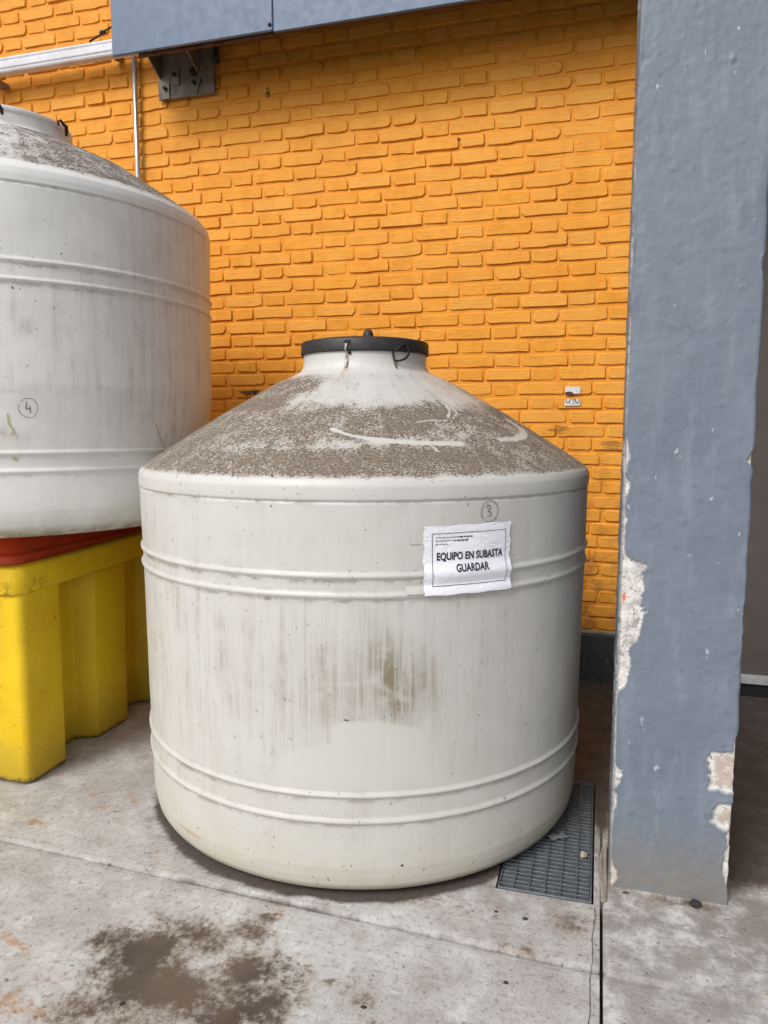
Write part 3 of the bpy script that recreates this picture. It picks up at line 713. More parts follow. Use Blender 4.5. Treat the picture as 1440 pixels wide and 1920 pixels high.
# ================================================================== tanks
def resample(prof, step):
    out = [prof[0]]
    for a, b in zip(prof[:-1], prof[1:]):
        L = math.hypot(b[0]-a[0], b[1]-a[1]); n = max(1, int(round(L/step(0.5*(a[0]+b[0]), 0.5*(a[1]+b[1])))))
        for i in range(1, n+1): out.append((a[0]+(b[0]-a[0])*i/n, a[1]+(b[1]-a[1])*i/n))
    return out

def tank_body(name, R, zb, ribs, seam, top, neck, c, nseg, paint, taper=0.018, seed=0, knee=()):
    """surface of revolution: rounded foot, ribbed wall, rolled shoulder, cone, neck.  theta = 0 faces -Y"""
    P = [(0.0, zb+0.012), (R-0.16, zb+0.010), (R-taper-0.092, zb+0.003), (R-taper-0.067, zb+0.004), (R-taper-0.044, zb+0.012), (R-taper-0.025, zb+0.027), (R-taper-0.012, zb+0.048), (R-taper-0.005, zb+0.075)]
    P.append((R-taper, zb+0.11)); P += [(R-q, zq) for q, zq in knee]
    P.append((R-0.002, seam-0.006)); P.append((R-0.0045, seam-0.003)); P.append((R-0.0045, seam)); P.append((R, seam+0.003))
    P += top+neck
    Pr = resample(P, lambda r, z: 0.0062 if z > zb+0.05 else 0.03)
    pr = np.array([p[0] for p in Pr]); pz = np.array([p[1] for p in Pr])
    ribd = np.zeros(len(pr))
    for zr in ribs:
        pr += 0.0082*np.exp(-((pz-zr)/0.0072)**4)*(pz < seam-0.01)
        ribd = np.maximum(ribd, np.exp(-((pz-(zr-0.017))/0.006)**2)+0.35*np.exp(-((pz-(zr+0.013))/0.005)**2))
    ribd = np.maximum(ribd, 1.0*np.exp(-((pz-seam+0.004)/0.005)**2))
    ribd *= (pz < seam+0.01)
    s = np.concatenate([[0], np.cumsum(np.hypot(np.diff(pr), np.diff(pz)))])
    npf = len(pr); th = -math.pi+2*math.pi*np.arange(nseg+1)/nseg       # doubled seam column at the back for the UVs
    T, Rr = np.meshgrid(th, pr); _, Zz = np.meshgrid(th, pz); _, RB = np.meshgrid(th, ribd)
    t, r, z, rb = T.ravel(), Rr.ravel(), Zz.ravel(), RB.ravel()
    wave = 0.004*(fbm(np.cos(t)*2.2+seed+20, np.sin(t)*2.2+z*2.0+20, 3)-0.5)+0.0022*(fbm(np.cos(t)*7+seed+30, np.sin(t)*7+z*5+30, 2)-0.5)
    r2 = r+wave*np.clip(r/R, 0, 1)
    V = np.stack([r2*np.sin(t), -r2*np.cos(t), z], 1)
    W = nseg+1
    Fc = [(j*W+i, j*W+i+1, (j+1)*W+i+1, (j+1)*W+i) for j in range(npf-1) for i in range(nseg)]
    me = mesh(name, V, Fc, True)
    uvl = me.uv_layers.new(name='UVMap')
    li = np.empty(len(me.loops), dtype=np.int32); me.loops.foreach_get('vertex_index', li)
    uvs = np.stack([(t*R)[li]+10, z[li]], 1).astype(np.float32); uvl.data.foreach_set('uv', uvs.ravel())
    for k, v in paint(t, r, z, rb, R, zb, seam).items(): attr(me, k, np.clip(v, 0, 1.5))
    return me

# ---------- front tank
C1 = (-0.931, 2.928); R1 = 0.893
ribs1 = (1.055, 0.994, 0.357, 0.272)
top1 = [(0.894, 1.300), (0.8935, 1.325), (0.887, 1.343), (0.872, 1.357), (0.80, 1.405), (0.58, 1.545), (0.36, 1.672), (0.290, 1.703), (0.262, 1.719), (0.252, 1.736)]
neck1 = [(0.249, 1.752), (0.248, 1.818), (0.236, 1.822), (0.10, 1.825)]
def paint1(t, r, z, rb, R, zb, seam):
    s = (0.872-r)/(0.872-0.275); cone = sstep(z, 1.318, 1.350)
    u = t*R
    n = fbm(t*5+40, s*5, 3)-0.5; n2 = fbm(t*16+40, s*16, 3)-0.5
    d = 0.36*sstep(s, -0.040, 0.0)
    d = d+0.66*sstep(s, -0.038, 0.015)*sstep(s+0.16*n, 0.66, 0.50)                       # broad lower band
    d = d+0.75*sstep(t+0.4*n, 0.02, -0.35)*sstep(s, 1.02, 0.80)*sstep(s, 0.5, 0.6)         # left flank up to the neck
    d = d+0.35*sstep(t, 1.15, 1.5)*sstep(s, 1.0, 0.75)*sstep(s, 0.4, 0.6)
    d -= 0.26*gauss(t, s, -0.02, 0.205, 0.42, 0.030)+0.40*gauss(t, s, 0.26, 0.235, 0.16, 0.040)
    d -= 0.10*gauss(t, s, 1.02, 0.16, 0.16, 0.08)+0.25*gauss(t, s, 0.30, 0.56, 0.20, 0.06)+0.2*gauss(t, s, 0.0, 0.64, 0.3, 0.05)
    d += 0.30*gauss(t, s, 0.15, 0.10, 0.5, 0.07)+0.25*gauss(t, s, 0.62, 0.47, 0.25, 0.10)+0.2*gauss(t, s, 0.62, 0.13, 0.2, 0.07)
    d += 0.25*n+0.15*n2+0.30*(fbm(t*26+7, s*1.6, 3)-0.5)
    # wiped swoosh and finger scratches
    tc = t*0.62; 
    def line(pts, w): return np.exp(-(polydist(t*0.66, s*0.70, [(a*0.66, b*0.70) for a, b in pts])/w)**2)
    bare = line([(0.145, 0.355), (0.203, 0.318), (0.294, 0.281), (0.39, 0.258)], 0.006)+1.2*line([(0.35, 0.262), (0.51, 0.243), (0.633, 0.232), (0.735, 0.23)], 0.011)
    for k in range(9):
        o = 0.026*k; bare = np.maximum(bare, (0.20+0.22*((k*7) % 5)/4)*line([(0.42+o*1.6, 0.262), (0.54+o*1.6, 0.29+o*0.15), (0.64+o*1.4, 0.355+o*0.12), (0.75+o*0.9, 0.44-o*0.35)], 0.0035))
    bare += 0.8*line([(0.80, 0.46), (0.86, 0.52), (0.88, 0.58)], 0.006)+0.7*line([(0.585, 0.413), (0.67, 0.429), (0.773, 0.429)], 0.004)+0.7*line([(0.83, 0.45), (0.90, 0.50), (0.91, 0.57)], 0.004)
    bare += 0.9*line([(1.0, 0.258), (1.12, 0.262), (1.24, 0.285), (1.33, 0.33), (1.38, 0.39), (1.37, 0.44)], 0.011)+0.6*line([(1.10, 0.245), (1.30, 0.29), (1.42, 0.36)], 0.005)
    bare += 0.8*line([(0.60, 0.205), (0.61, 0.17)], 0.005)
    d = (d-1.2*np.clip(bare, 0, 1)*(0.65+0.7*(fbm(t*60, s*12, 2))))*cone*sstep(s, 0.995, 0.93)
    d = np.maximum(d, 0.20*np.exp(-((z-1.335)/0.03)**2)*(0.6+1.2*n))                    # thin scatter over the rolled shoulder
    body = sstep(z, 1.29, 1.27)
    vv = fbm(u*2.6+11, z*1.1, 3)
    st = (0.25+0.9*vv)*sstep(z, 1.0, 0.97)*sstep(z, 0.37, 0.52)*sstep(u, 0.95, 0.35)+0.45*gauss(u, z, 0.18, 0.72, 0.45, 0.18)+0.30*sstep(u, -0.2, -0.7)+0.22+0.25*(z < 0.35)*sstep(z, 0.05, 0.3)*vv+0.35*gauss(u, z, -0.45, 0.32, 0.35, 0.06)
    st += 0.30*gauss(u, z, -0.5, 1.02, 0.4, 0.05)
    al = 0.95*gauss(u, z, 0.345, 0.765, 0.062, 0.115, 0.25)+0.70*gauss(u, z, 0.375, 0.66, 0.045, 0.07)+0.50*gauss(u, z, 0.465, 0.70, 0.04, 0.10)+0.38*gauss(u, z, 0.22, 0.68, 0.13, 0.08)+0.16*gauss(u, z, 0.1, 0.74, 0.35, 0.12)
    scr = np.exp(-(polydist(u, z, [(0.30, 0.735), (0.34, 0.70), (0.40, 0.665)])/0.009)**2)+0.8*np.exp(-(polydist(u, z, [(0.13, 0.715), (0.22, 0.72), (0.30, 0.73)])/0.008)**2)
    al = al*(1-0.55*np.clip(scr, 0, 1))
    ed = fbm(u*9, z*9, 3)-0.5
    top = np.interp(u, [-0.05, 0.06, 0.19, 0.30, 0.44, 0.50], [0.47, 0.50, 0.602, 0.605, 0.572, 0.50])+0.012*ed
    top = np.where(u < 0.17, np.interp(u, [-0.06, 0.02, 0.10, 0.165, 0.17], [0.40, 0.485, 0.515, 0.53, 0.60]), top)
    clean = sstep(top-z, -0.002, 0.006)*sstep(u, -0.06, 0.0)*sstep(u, 0.56, 0.44)*sstep(z, 0.37, 0.42)
    foot = 0.65*sstep(z, 0.26, 0.015)*(0.55+0.9*fbm(u*3+5, z*3, 3))+0.16*sstep(z, 0.9, 0.2)+0.9*sstep(z, 0.05, 0.012)
    rust = 0.75*gauss(t, z, 0.03, 1.73, 0.022, 0.05)*(z < 1.82)+0.5*gauss(u, z, -0.42, 0.10, 0.06, 0.008)
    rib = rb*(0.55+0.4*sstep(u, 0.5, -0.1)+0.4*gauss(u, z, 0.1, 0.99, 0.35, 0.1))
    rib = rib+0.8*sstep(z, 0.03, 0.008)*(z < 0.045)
    return {'dirt': d, 'streak': st*body, 'algae': al*body, 'clean': clean*body, 'foot': foot*body, 'rust': rust, 'ribline': rib, 'fleck': 0.6+0.4*sstep(z, 0.3, 0.1)+0.0*z}
t1 = empty('water_tank', (C1[0], C1[1], 0.0), 'ivory cone-topped water tank with black lid and a taped notice, standing on the floor', 'water tank', 'water tanks')
me = tank_body('tank_body', R1, 0.002, ribs1, 1.280, top1, neck1, C1, 560, paint1, seed=1)
tb1 = link('tank_body', me, M_TANK1, t1, (C1[0], C1[1], 0)); tb1.location = (0, 0, 0)

def lathe(name, prof, seg, material, parent, smooth=True):
    V = []; Fc = []; n = len(prof)
    for k in range(seg):
        a = 2*math.pi*k/seg
        for (r, z) in prof: V.append((r*math.cos(a), r*math.sin(a), z))
    for k in range(seg):
        for i in range(n-1): Fc.append((k*n+i, ((k+1) % seg)*n+i, ((k+1) % seg)*n+i+1, k*n+i+1))
    me_ = mesh(name, V, Fc, smooth); o = link(name, me_, material, parent); o.location = (0, 0, 0)
    return o
lid = lathe('lid', [(0.2495, 1.786), (0.2515, 1.783), (0.2585, 1.785), (0.2595, 1.790), (0.258, 1.829), (0.254, 1.834), (0.241, 1.836), (0.21, 1.842), (0.0, 1.850)], 128, M_LID, t1)
kb = lathe('knob', [(0.020, 1.845), (0.021, 1.872), (0.017, 1.886), (0.009, 1.893), (0.0, 1.894)], 24, M_LID, lid); kb.location = (0.02, -0.02, -0.004)
def on_neck(t, z, r=0.2655): r -= 0.014; return (r*math.sin(t), -r*math.cos(t), z)
# notch with pale strap, wire loop
o = link('strap', tube_mesh('strap', [on_neck(0.03, 1.722, 0.281), on_neck(0.03, 1.75, 0.268), on_neck(0.032, 1.79, 0.2765), on_neck(0.036, 1.809, 0.2765)], 0.0055, 8), M_STRAP, t1); o.location = (0, 0, 0)
bm = bmesh.new(); a = 0.05
for k in range(1): box(bm, -0.012, 0.012, -0.004, 0.004, -0.008, 0.008)
bmesh.ops.transform(bm, verts=bm.verts, matrix=Matrix.Translation(on_neck(0.05, 1.815, 0.2715))@Matrix.Rotation(0.05, 4, 'Z')); oo = bmobj('slot', bm, M_RUBBER, t1); oo.location = (0, 0, 0)
bm = bmesh.new(); bmesh.ops.create_icosphere(bm, subdivisions=1, radius=0.007, matrix=Matrix.Translation(on_neck(0.075, 1.776, 0.2665))); oo = bmobj('hook_tip', bm, M_WIRE, t1, True); oo.location = (0, 0, 0)
o = link('wire_loop', tube_mesh('wire_loop', [on_neck(0.735, 1.782, 0.267), on_neck(0.745, 1.762, 0.268), on_neck(0.755, 1.748, 0.269), on_neck(0.83, 1.748, 0.280), on_neck(0.92, 1.758, 0.284), on_neck(0.985, 1.775, 0.280), on_neck(0.99, 1.786, 0.276), on_neck(0.93, 1.812, 0.2755), on_neck(0.85, 1.803, 0.2755), on_neck(0.76, 1.786, 0.2755)], 0.0042, 8), M_WIRE, t1); o.location = (0, 0, 0)
o = link('wire_tail', tube_mesh('wire_tail', [on_neck(0.745, 1.752, 0.268), on_neck(0.76, 1.738, 0.269), on_neck(0.775, 1.722, 0.279)], 0.0035, 6), M_STEEL2, t1); o.location = (0, 0, 0)
bm = bmesh.new(); bmesh.ops.create_icosphere(bm, subdivisions=1, radius=0.006, matrix=Matrix.Translation(on_neck(1.48, 1.788, 0.276))); oo = bmobj('hook_tip', bm, M_WIRE, t1, True); oo.location = (0, 0, 0)

# ---------- raised tank on the left
C2 = (-2.714, 2.985); R2 = 0.927; ZB2 = 1.064
ribs2 = (2.110, 2.040, 1.400, 1.330)
top2 = [(0.926, 2.395), (0.926, 2.415), (0.921, 2.440), (0.900, 2.466), (0.80, 2.535), (0.60, 2.665), (0.36, 2.775), (0.312, 2.790), (0.300, 2.800)]
neck2 = [(0.297, 2.812), (0.295, 2.852), (0.301, 2.856), (0.301, 2.874), (0.286, 2.876), (0.282, 2.80), (0.282, 2.60), (0.0, 2.55)]
KNEE2 = ((0.047, 1.355), (0.030, 1.48), (0.010, 1.66))
def paint2(t, r, z, rb, R, zb, seam):
    s = (0.905-r)/(0.905-0.322); cone = sstep(z, 2.425, 2.455)*(z < 2.81); u = t*R
    n = fbm(t*5+40, s*5, 3)-0.5; n2 = fbm(t*16+40, s*16, 3)-0.5
    d = 0.95*sstep(s, -0.03, 0.04)*sstep(s, 1.03, 0.97)-0.42*gauss(t, s, 0.62, 0.5, 0.16, 0.6)+0.3*n+0.25*n2+0.15*sstep(t, 0.8, 1.1)-0.12+0.35*(fbm(t*26+7, s*1.6, 3)-0.5)
    d = d*cone
    d = np.maximum(d, 0.18*np.exp(-((z-2.42)/0.04)**2)*(0.6+1.2*n))
    body = sstep(z, 2.45, 2.35)
    st = 0.50*sstep(u, 0.9, 1.35)+0.30*gauss(u, z, 0.85, 1.85, 0.35, 0.28)+0.12+0.3*gauss(u, z, 1.2, 1.7, 0.4, 0.5)
    st *= sstep(z, 1.30, 1.55)*0.85+0.15
    al = 0.45*gauss(u, z, 0.73, 1.87, 0.035, 0.03, 0.6)+0.5*gauss(u, z, 0.64, 1.475, 0.07, 0.02, -0.3)+0.35*gauss(u, z, 0.655, 1.632, 0.05, 0.006)
    foot = 0.55*sstep(z, zb+0.18, zb+0.02)+0.12
    rust = 0.0*z
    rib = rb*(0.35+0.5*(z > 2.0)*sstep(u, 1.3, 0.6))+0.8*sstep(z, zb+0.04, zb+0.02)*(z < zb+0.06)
    fl = 0.25+0.9*np.exp(-((z-2.09)/0.10)**2)*sstep(u, 1.15, 0.7)+0.7*gauss(u, z, 0.8, 1.95, 0.14, 0.2)
    return {'dirt': d, 'streak': st*body, 'algae': al*body, 'clean': 0*z, 'foot': foot*body, 'rust': rust, 'ribline': rib, 'fleck': fl}
t2 = empty('water_tank', (C2[0], C2[1], ZB2), 'grey white lidless water tank raised on the red and yellow bins', 'water tank', 'water tanks')
me = tank_body('tank_body', R2, ZB2, ribs2, 2.385, top2, neck2, C2, 560, paint2, taper=0.050, seed=5, knee=KNEE2)
o = link('tank_body', me, M_TANK2, t2); o.location = (0, 0, -ZB2)
def on2(t, z, r): return (r*math.sin(t), -r*math.cos(t), z-ZB2)
for tt in (0.66, 1.62):
    o = link('wire_hook', tube_mesh('wire_hook', [on2(tt-0.07, 2.855, 0.318), on2(tt-0.10, 2.868, 0.322), on2(tt-0.06, 2.875, 0.326), on2(tt-0.01, 2.862, 0.330), on2(tt+0.05, 2.862, 0.328), on2(tt+0.08, 2.845, 0.322), on2(tt+0.09, 2.825, 0.318)], [0.005, 0.006, 0.006, 0.007, 0.0085, 0.0085, 0.006], 8), M_WIRE, t2); o.location = (0, 0, 0)

# ---------- handwriting and paint drips as thin ribbons on the tank walls
def ribbon(name, paths, wdt, surf, material, parent, off):
    V = []; Fc = []
    for path, wd in paths:
        P = []
        for i in range(len(path)-1):                       # Catmull-Rom densify
            p0 = path[max(i-1, 0)]; p1 = path[i]; p2 = path[i+1]; p3 = path[min(i+2, len(path)-1)]
            for k in range(6):
                t = k/6; P.append(tuple(0.5*((2*p1[j])+(-p0[j]+p2[j])*t+(2*p0[j]-5*p1[j]+4*p2[j]-p3[j])*t*t+(-p0[j]+3*p1[j]-3*p2[j]+p3[j])*t**3) for j in (0, 1)))
        P.append(path[-1]); n0 = len(V)
        for i, p in enumerate(P):
            a = P[max(i-1, 0)]; b = P[min(i+1, len(P)-1)]; dx, dy = b[0]-a[0], b[1]-a[1]; L = math.hypot(dx, dy)+1e-9
            h = wd*0.5*(0.8+0.4*random.random())
            V += [surf(p[0]-dy/L*h, p[1]+dx/L*h), surf(p[0]+dy/L*h, p[1]-dx/L*h)]
            if i: k = n0+2*i; Fc.append((k-2, k-1, k+1, k))
    o = link(name, mesh(name, V, Fc), material, parent); o.location = off
    return o
def wall_r(R, ribs, seam, zb, taper=0.018, knee=()):
    zq = [zb+0.11]+[k[1] for k in knee]+[seam-0.006]; rq = [R-taper]+[R-k[0] for k in knee]+[R-0.002]
    def f(z):
        a = float(np.interp(z, zq, rq))
        for zr in ribs: a += 0.0082*math.exp(-((z-zr)/0.0072)**4)
        return a
    return f
wr1 = wall_r(R1, ribs1, 1.280, 0.002); wr2 = wall_r(R2, ribs2, 2.385, ZB2, 0.050, KNEE2)
def surf1(u, z): a = wr1(z)+0.0028; t = u/R1; return (a*math.sin(t), -a*math.cos(t), z)
def surf2(u, z): a = wr2(z)+0.0028; t = u/R2; return (a*math.sin(t), -a*math.cos(t), z)
cu, cz = 0.672, 1.241
circ = [(cu+0.031*math.cos(a)*(1+0.05*math.sin(2*a)), cz+0.033*math.sin(a)) for a in [(-2.4-i*2*math.pi/14*0.94) for i in range(15)]]
three = [(cu-0.015, cz+0.012), (cu-0.006, cz+0.019), (cu+0.003, cz+0.013), (cu-0.006, cz+0.001), (cu+0.004, cz-0.004), (cu+0.003, cz-0.013), (cu-0.010, cz-0.016)]
ribbon('handwritten_number', [(circ, 0.0020), (three, 0.0026)], 0, surf1, M_INK, t1, (0, 0, 0))
cu, cz = 0.720, 1.571
circ = [(cu+0.034*math.cos(a), cz+0.036*math.sin(a)*(1+0.06*math.cos(a))) for a in [(2.6+i*2*math.pi/14*0.97) for i in range(15)]]
ribbon('handwritten_number', [(circ, 0.0016), ([(cu-0.004, cz+0.022), (cu-0.007, cz+0.004), (cu-0.008, cz-0.004), (cu+0.001, cz-0.003), (cu+0.006, cz-0.002)], 0.0030), ([(cu+0.006, cz+0.008), (cu+0.007, cz-0.006), (cu+0.006, cz-0.020)], 0.0030)], 0, surf2, M_INK, t2, (0, 0, -ZB2))
for q in [([(1.262, 1.515), (1.27, 1.50), (1.285, 1.47), (1.318, 1.42), (1.325, 1.400)], 0.004), ([(1.325, 1.414), (1.333, 1.400)], 0.018), ([(0.648, 1.55), (0.650, 1.51), (0.662, 1.495), (0.664, 1.47)], 0.006), ([(0.655, 1.383), (0.667, 1.378)], 0.012), ([(0.668, 1.386), (0.664, 1.374)], 0.008)]: ribbon('yellow_paint_mark', [q], 0, surf2, M_YPAINT, t2, (0, 0, -ZB2))
scr = []
for (u0, z0, u1, z1, wd) in ((0.205, 0.606, 0.220, 0.604, 0.0035), (0.845, 0.513, 0.849, 0.513, 0.004), (0.858, 0.512, 0.861, 0.512, 0.0035), (-0.016, 1.264, -0.014, 1.262, 0.005)):
    scr.append(([(u0, z0), ((u0+u1)/2, (z0+z1)/2+0.001), (u1, z1)], wd))
for q in scr: ribbon('scratch', [q], 0, surf1, M_INK, t1, (0, 0, 0))

# ---------- notice sheet taped to the front tank
def sheet_r(u, z):
    return 0.0036+0.0016*math.sin(u*31+z*18)*math.sin(z*47+u*9)
def surfp(u, z, off=0.0):
    a = R1-0.018+0.016*min(1, max(0, (z-0.112)/1.16))
    a += 0.0105*max(math.exp(-((z-1.055)/0.026)**2), math.exp(-((z-0.994)/0.026)**2))
    a += sheet_r(u, z)+off; t = u/R1
    return (a*math.sin(t)+C1[0], -a*math.cos(t)+C1[1], z)
PU0, PU1, PZ0, PZ1 = 0.450, 0.754, 0.992, 1.203
note = empty('notice_sheet', surfp(0.6, PZ0), 'white printed paper notice taped to the front tank wall', 'notice')
noff = tuple(-c for c in note.location)
nu, nv = 110, 90; V = []; Fc = []; UVs = []
for j in range(nv+1):
    for i in range(nu+1):
        a, b = i/nu, j/nv
        eu = 0.0016*math.sin(b*21)+0.0012*math.sin(b*47); ez = 0.0014*math.sin(a*19)
        u = PU0+(PU1-PU0)*a+eu*(1-2*a if a < .5 else 2*a-1)*1.0; z = PZ0+(PZ1-PZ0)*b+ez*abs(2*b-1)+0.004*a*(b > .5)
        V.append(surfp(u, z)); UVs.append((u, z))
for j in range(nv):
    for i in range(nu): k = j*(nu+1)+i; Fc.append((k, k+1, k+nu+2, k+nu+1))
me = mesh('sheet', V, Fc, True); l = me.uv_layers.new(name='UVMap')
for lp in me.loops: l.data[lp.index].uv = UVs[lp.vertex_index]
link('sheet', me, M_PAPER, note).location = noff
surf_ink = lambda u, z: surfp(u, z, 0.0014)
bu0, bu1, bz0, bz1 = 0.4775, 0.734, 1.020, 1.180
edge = lambda a, b: [(a[0]+(b[0]-a[0])*i/10, a[1]+(b[1]-a[1])*i/10) for i in range(11)]
ribbon('border_line', [(edge((bu0, bz0), (bu1, bz0)), 0.0016), (edge((bu1, bz0), (bu1, bz1+0.002)), 0.0016), (edge((bu1, bz1+0.002), (bu0, bz1)), 0.0016), (edge((bu0, bz1), (bu0, bz0)), 0.0016)], 0, surf_ink, M_PRINT, note, noff)
def text_mesh(name, body, u0, u1, z0, hgt):
    cu_ = bpy.data.curves.new(name, 'FONT'); cu_.body = body; cu_.size = 1.0; cu_.offset = 0.03; cu_.resolution_u = 3
    ob = bpy.data.objects.new(name, cu_); COL.objects.link(ob)
    dg = bpy.context.evaluated_depsgraph_get(); m = bpy.data.meshes.new_from_object(ob.evaluated_get(dg))
    bpy.data.objects.remove(ob); 
    tb = bmesh.new(); tb.from_mesh(m)
    for q in np.arange(-0.3, 1.0, 0.08): bmesh.ops.bisect_plane(tb, geom=tb.verts[:]+tb.edges[:]+tb.faces[:], plane_co=(0, q, 0), plane_no=(0, 1, 0))
    tb.to_mesh(m); tb.free()
    cs = np.array([v.co[:] for v in m.vertices]); x0, x1 = cs[:, 0].min(), cs[:, 0].max(); capy = 0.0; caph = 0.70
    for v in m.vertices:
        v.co = surf_ink(u0+(v.co.x-x0)/(x1-x0)*(u1-u0), z0+(v.co.y-capy)/caph*hgt)
    m.materials.clear(); m.name = name
    return link(name, m, M_PRINT, note)
text_mesh('lettering', 'EQUiPO EN SUBASTA', 0.492, 0.724, 1.099, 0.0225).location = noff
text_mesh('lettering', 'GUARDAR', 0.553, 0.668, 1.062, 0.0225).location = noff
fine = []
for row, (n, uend) in enumerate(((9, 0.612), (8, 0.597), (3, 0.527))):
    z = 1.168-0.0105*row; u = 0.488
    while u < uend:
        L = random.uniform(0.005, 0.014); heavy = u > 0.545
        fine.append(([(u, z), (u+L/2, z+0.0002), (min(u+L, uend), z)], 0.0034 if heavy else 0.0018)); u += L+0.0025
ribbon('fine_print', fine, 0, surf_ink, M_PRINT, note, noff)
def tape(u0, u1, z0, z1):
    V = []; Fc = []; n = 8
    for j in range(n+1):
        for i in range(n+1):
            V.append(surfp(u0+(u1-u0)*i/n, z0+(z1-z0)*j/n, 0.0005 if u1 > 0.5 else -0.0022))
    for j in range(n):
        for i in range(n): k = j*(n+1)+i; Fc.append((k, k+1, k+n+2, k+n+1))
    link('tape', mesh('tape', V, Fc, True), M_TAPE, note).location = noff
tape(0.408, 0.452, 1.150, 1.196)
tape(0.395, 0.452, 0.998, 1.030)

# ================================================================== yellow bin and red bin
ybin = empty('yellow_bin', (-2.93, 3.12, 0), 'yellow ribbed plastic bin on the floor under the raised tank', 'bin')
outline = []
def rc(cx, cy, r, a0, a1, n=6):
    for i in range(n+1):
        a = a0+(a1-a0)*i/n; outline.append((cx+r*math.cos(a), cy+r*math.sin(a)))
XR, XL, YF, YB = -2.258, -3.62, 2.432, 3.80
rc(XR-0.035, YF+0.035, 0.035, -math.pi/2, 0)
rib_r = [(2.655, 0), (2.66, -0.004), (2.672, -0.115), (2.685, -0.125), (2.87, -0.128), (2.885, -0.122), (2.925, -0.036), (2.938, -0.030), (3.150, -0.030), (3.162, -0.036), (3.172, -0.128), (3.185, -0.138), (3.37, -0.138), (3.385, -0.130), (3.42, -0.05), (3.435, -0.042), (3.60, -0.042), (3.61, -0.09), (3.70, -0.09)]
for (y, d) in rib_r: outline.append((XR+d, y))
rc(XR-0.09-0.035, YB-0.035, 0.035, 0, math.pi/2); rc(XL+0.035, YB-0.035, 0.035, math.pi/2, math.pi); rc(XL+0.035, YF+0.035, 0.035, math.pi, 1.5*math.pi)
# front face ribs, left of the frame
for x in (-3.35, -3.34, -3.20, -3.19, -2.95, -2.94, -2.80, -2.79): pass
n = len(outline); lv = [(0.0, 0.985), (0.012, 0.995), (0.03, 1.0), (0.25, 1.008), (0.5, 1.016), (0.75, 1.024), (0.86, 1.028)]
V = []; cxm, cym = -2.93, 3.12
for (z, k) in lv:
    for (x, y) in outline: V.append(((x-cxm)*k, (y-cym)*k, z))
Fc = [(j*n+i, j*n+(i+1) % n, (j+1)*n+(i+1) % n, (j+1)*n+i) for j in range(len(lv)-1) for i in range(n)]
Fc.append(tuple(range(n-1, -1, -1))); Fc.append(tuple((len(lv)-1)*n+i for i in range(n)))
me = mesh('bin_body', V, Fc, False); attr(me, 'scar', np.zeros(len(V)))
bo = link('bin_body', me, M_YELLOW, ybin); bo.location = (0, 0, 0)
bv = bo.modifiers.new('bevel', 'BEVEL'); bv.width = 0.012; bv.segments = 3; bv.limit_method = 'ANGLE'; bv.angle_limit = math.radians(25)
for p in me.polygons: p.use_smooth = True
# rim: rounded-rectangle ring
def rrect(x0, x1, y0, y1, r, n=7):
    o = []
    for (cx, cy, a) in ((x1-r, y0+r, -math.pi/2), (x1-r, y1-r, 0), (x0+r, y1-r, math.pi/2), (x0+r, y0+r, math.pi)):
        for i in range(n+1): t = a+math.pi/2*i/n; o.append((cx+r*math.cos(t), cy+r*math.sin(t)))
    return o
def ring(name, x0, x1, y0, y1, r, section, material, parent, ydense=False):
    V = []; loops = []
    base = rrect(x0, x1, y0, y1, r)
    dense = []
    for i, p in enumerate(base):
        q = base[(i+1) % len(base)]; L = math.hypot(q[0]-p[0], q[1]-p[1]); k = max(1, int(L/0.03))
        for j in range(k): dense.append((p[0]+(q[0]-p[0])*j/k, p[1]+(q[1]-p[1])*j/k))
    mx, my = (x0+x1)/2, (y0+y1)/2; hx, hy = (x1-x0)/2, (y1-y0)/2
    for (ins, z) in section:
        for (x, y) in dense: V.append((mx+(x-mx)*(hx-ins)/hx, my+(y-my)*(hy-ins)/hy, z))
    n = len(dense); m = len(section)
    Fc = [(j*n+i, j*n+(i+1) % n, ((j+1) % m)*n+(i+1) % n, ((j+1) % m)*n+i) for j in range(m) for i in range(n)]
    return mesh(name, V, Fc, True), np.array(V)
me, Va = ring('bin_rim', -3.655, -2.228, 2.397, 3.84, 0.06, [(0.022, 0.818), (0.004, 0.820), (0.0, 0.828), (0.0, 0.918), (0.004, 0.928), (0.014, 0.932), (0.055, 0.932), (0.062, 0.926), (0.065, 0.86), (0.03, 0.835)], M_YELLOW, ybin)
for v in me.vertices: v.co.z += 0.026*(v.co.y-2.42)/0.87
attr(me, 'scar', 1.2*gauss(Va[:, 1], Va[:, 2], 2.66, 0.875, 0.035, 0.025)*(Va[:, 0] > -2.3)+1.0*gauss(Va[:, 0], Va[:, 2], -2.30, 0.835, 0.03, 0.02)*(Va[:, 1] < 2.45)+0.6*gauss(Va[:, 1], Va[:, 2], 2.50, 0.83, 0.05, 0.01)*(Va[:, 0] > -2.3))
link('bin_rim', me, M_YELLOW, ybin).location = (2.93, -3.12, 0)
rbin = empty('red_bin', (-2.95, 3.12, 0.862), 'red plastic bin wedged between the yellow bin and the raised tank', 'bin')
def solid(name, sect, x0, x1, y0, y1, r, material, parent, off):
    base = rrect(x0, x1, y0, y1, r); n = len(base); mx, my = (x0+x1)/2, (y0+y1)/2; hx, hy = (x1-x0)/2, (y1-y0)/2; V = []
    for (ins, z) in sect:
        for (x, y) in base: V.append((mx+(x-mx)*(hx-ins)/hx, my+(y-my)*(hy-ins)/hy, z))
    m = len(sect); Fc = [(j*n+i, j*n+(i+1) % n, (j+1)*n+(i+1) % n, (j+1)*n+i) for j in range(m-1) for i in range(n)]
    Fc.append(tuple(range(n-1, -1, -1))); Fc.append(tuple((m-1)*n+i for i in range(n)))
    o = link(name, mesh(name, V, Fc, True), material, parent); o.location = off; return o
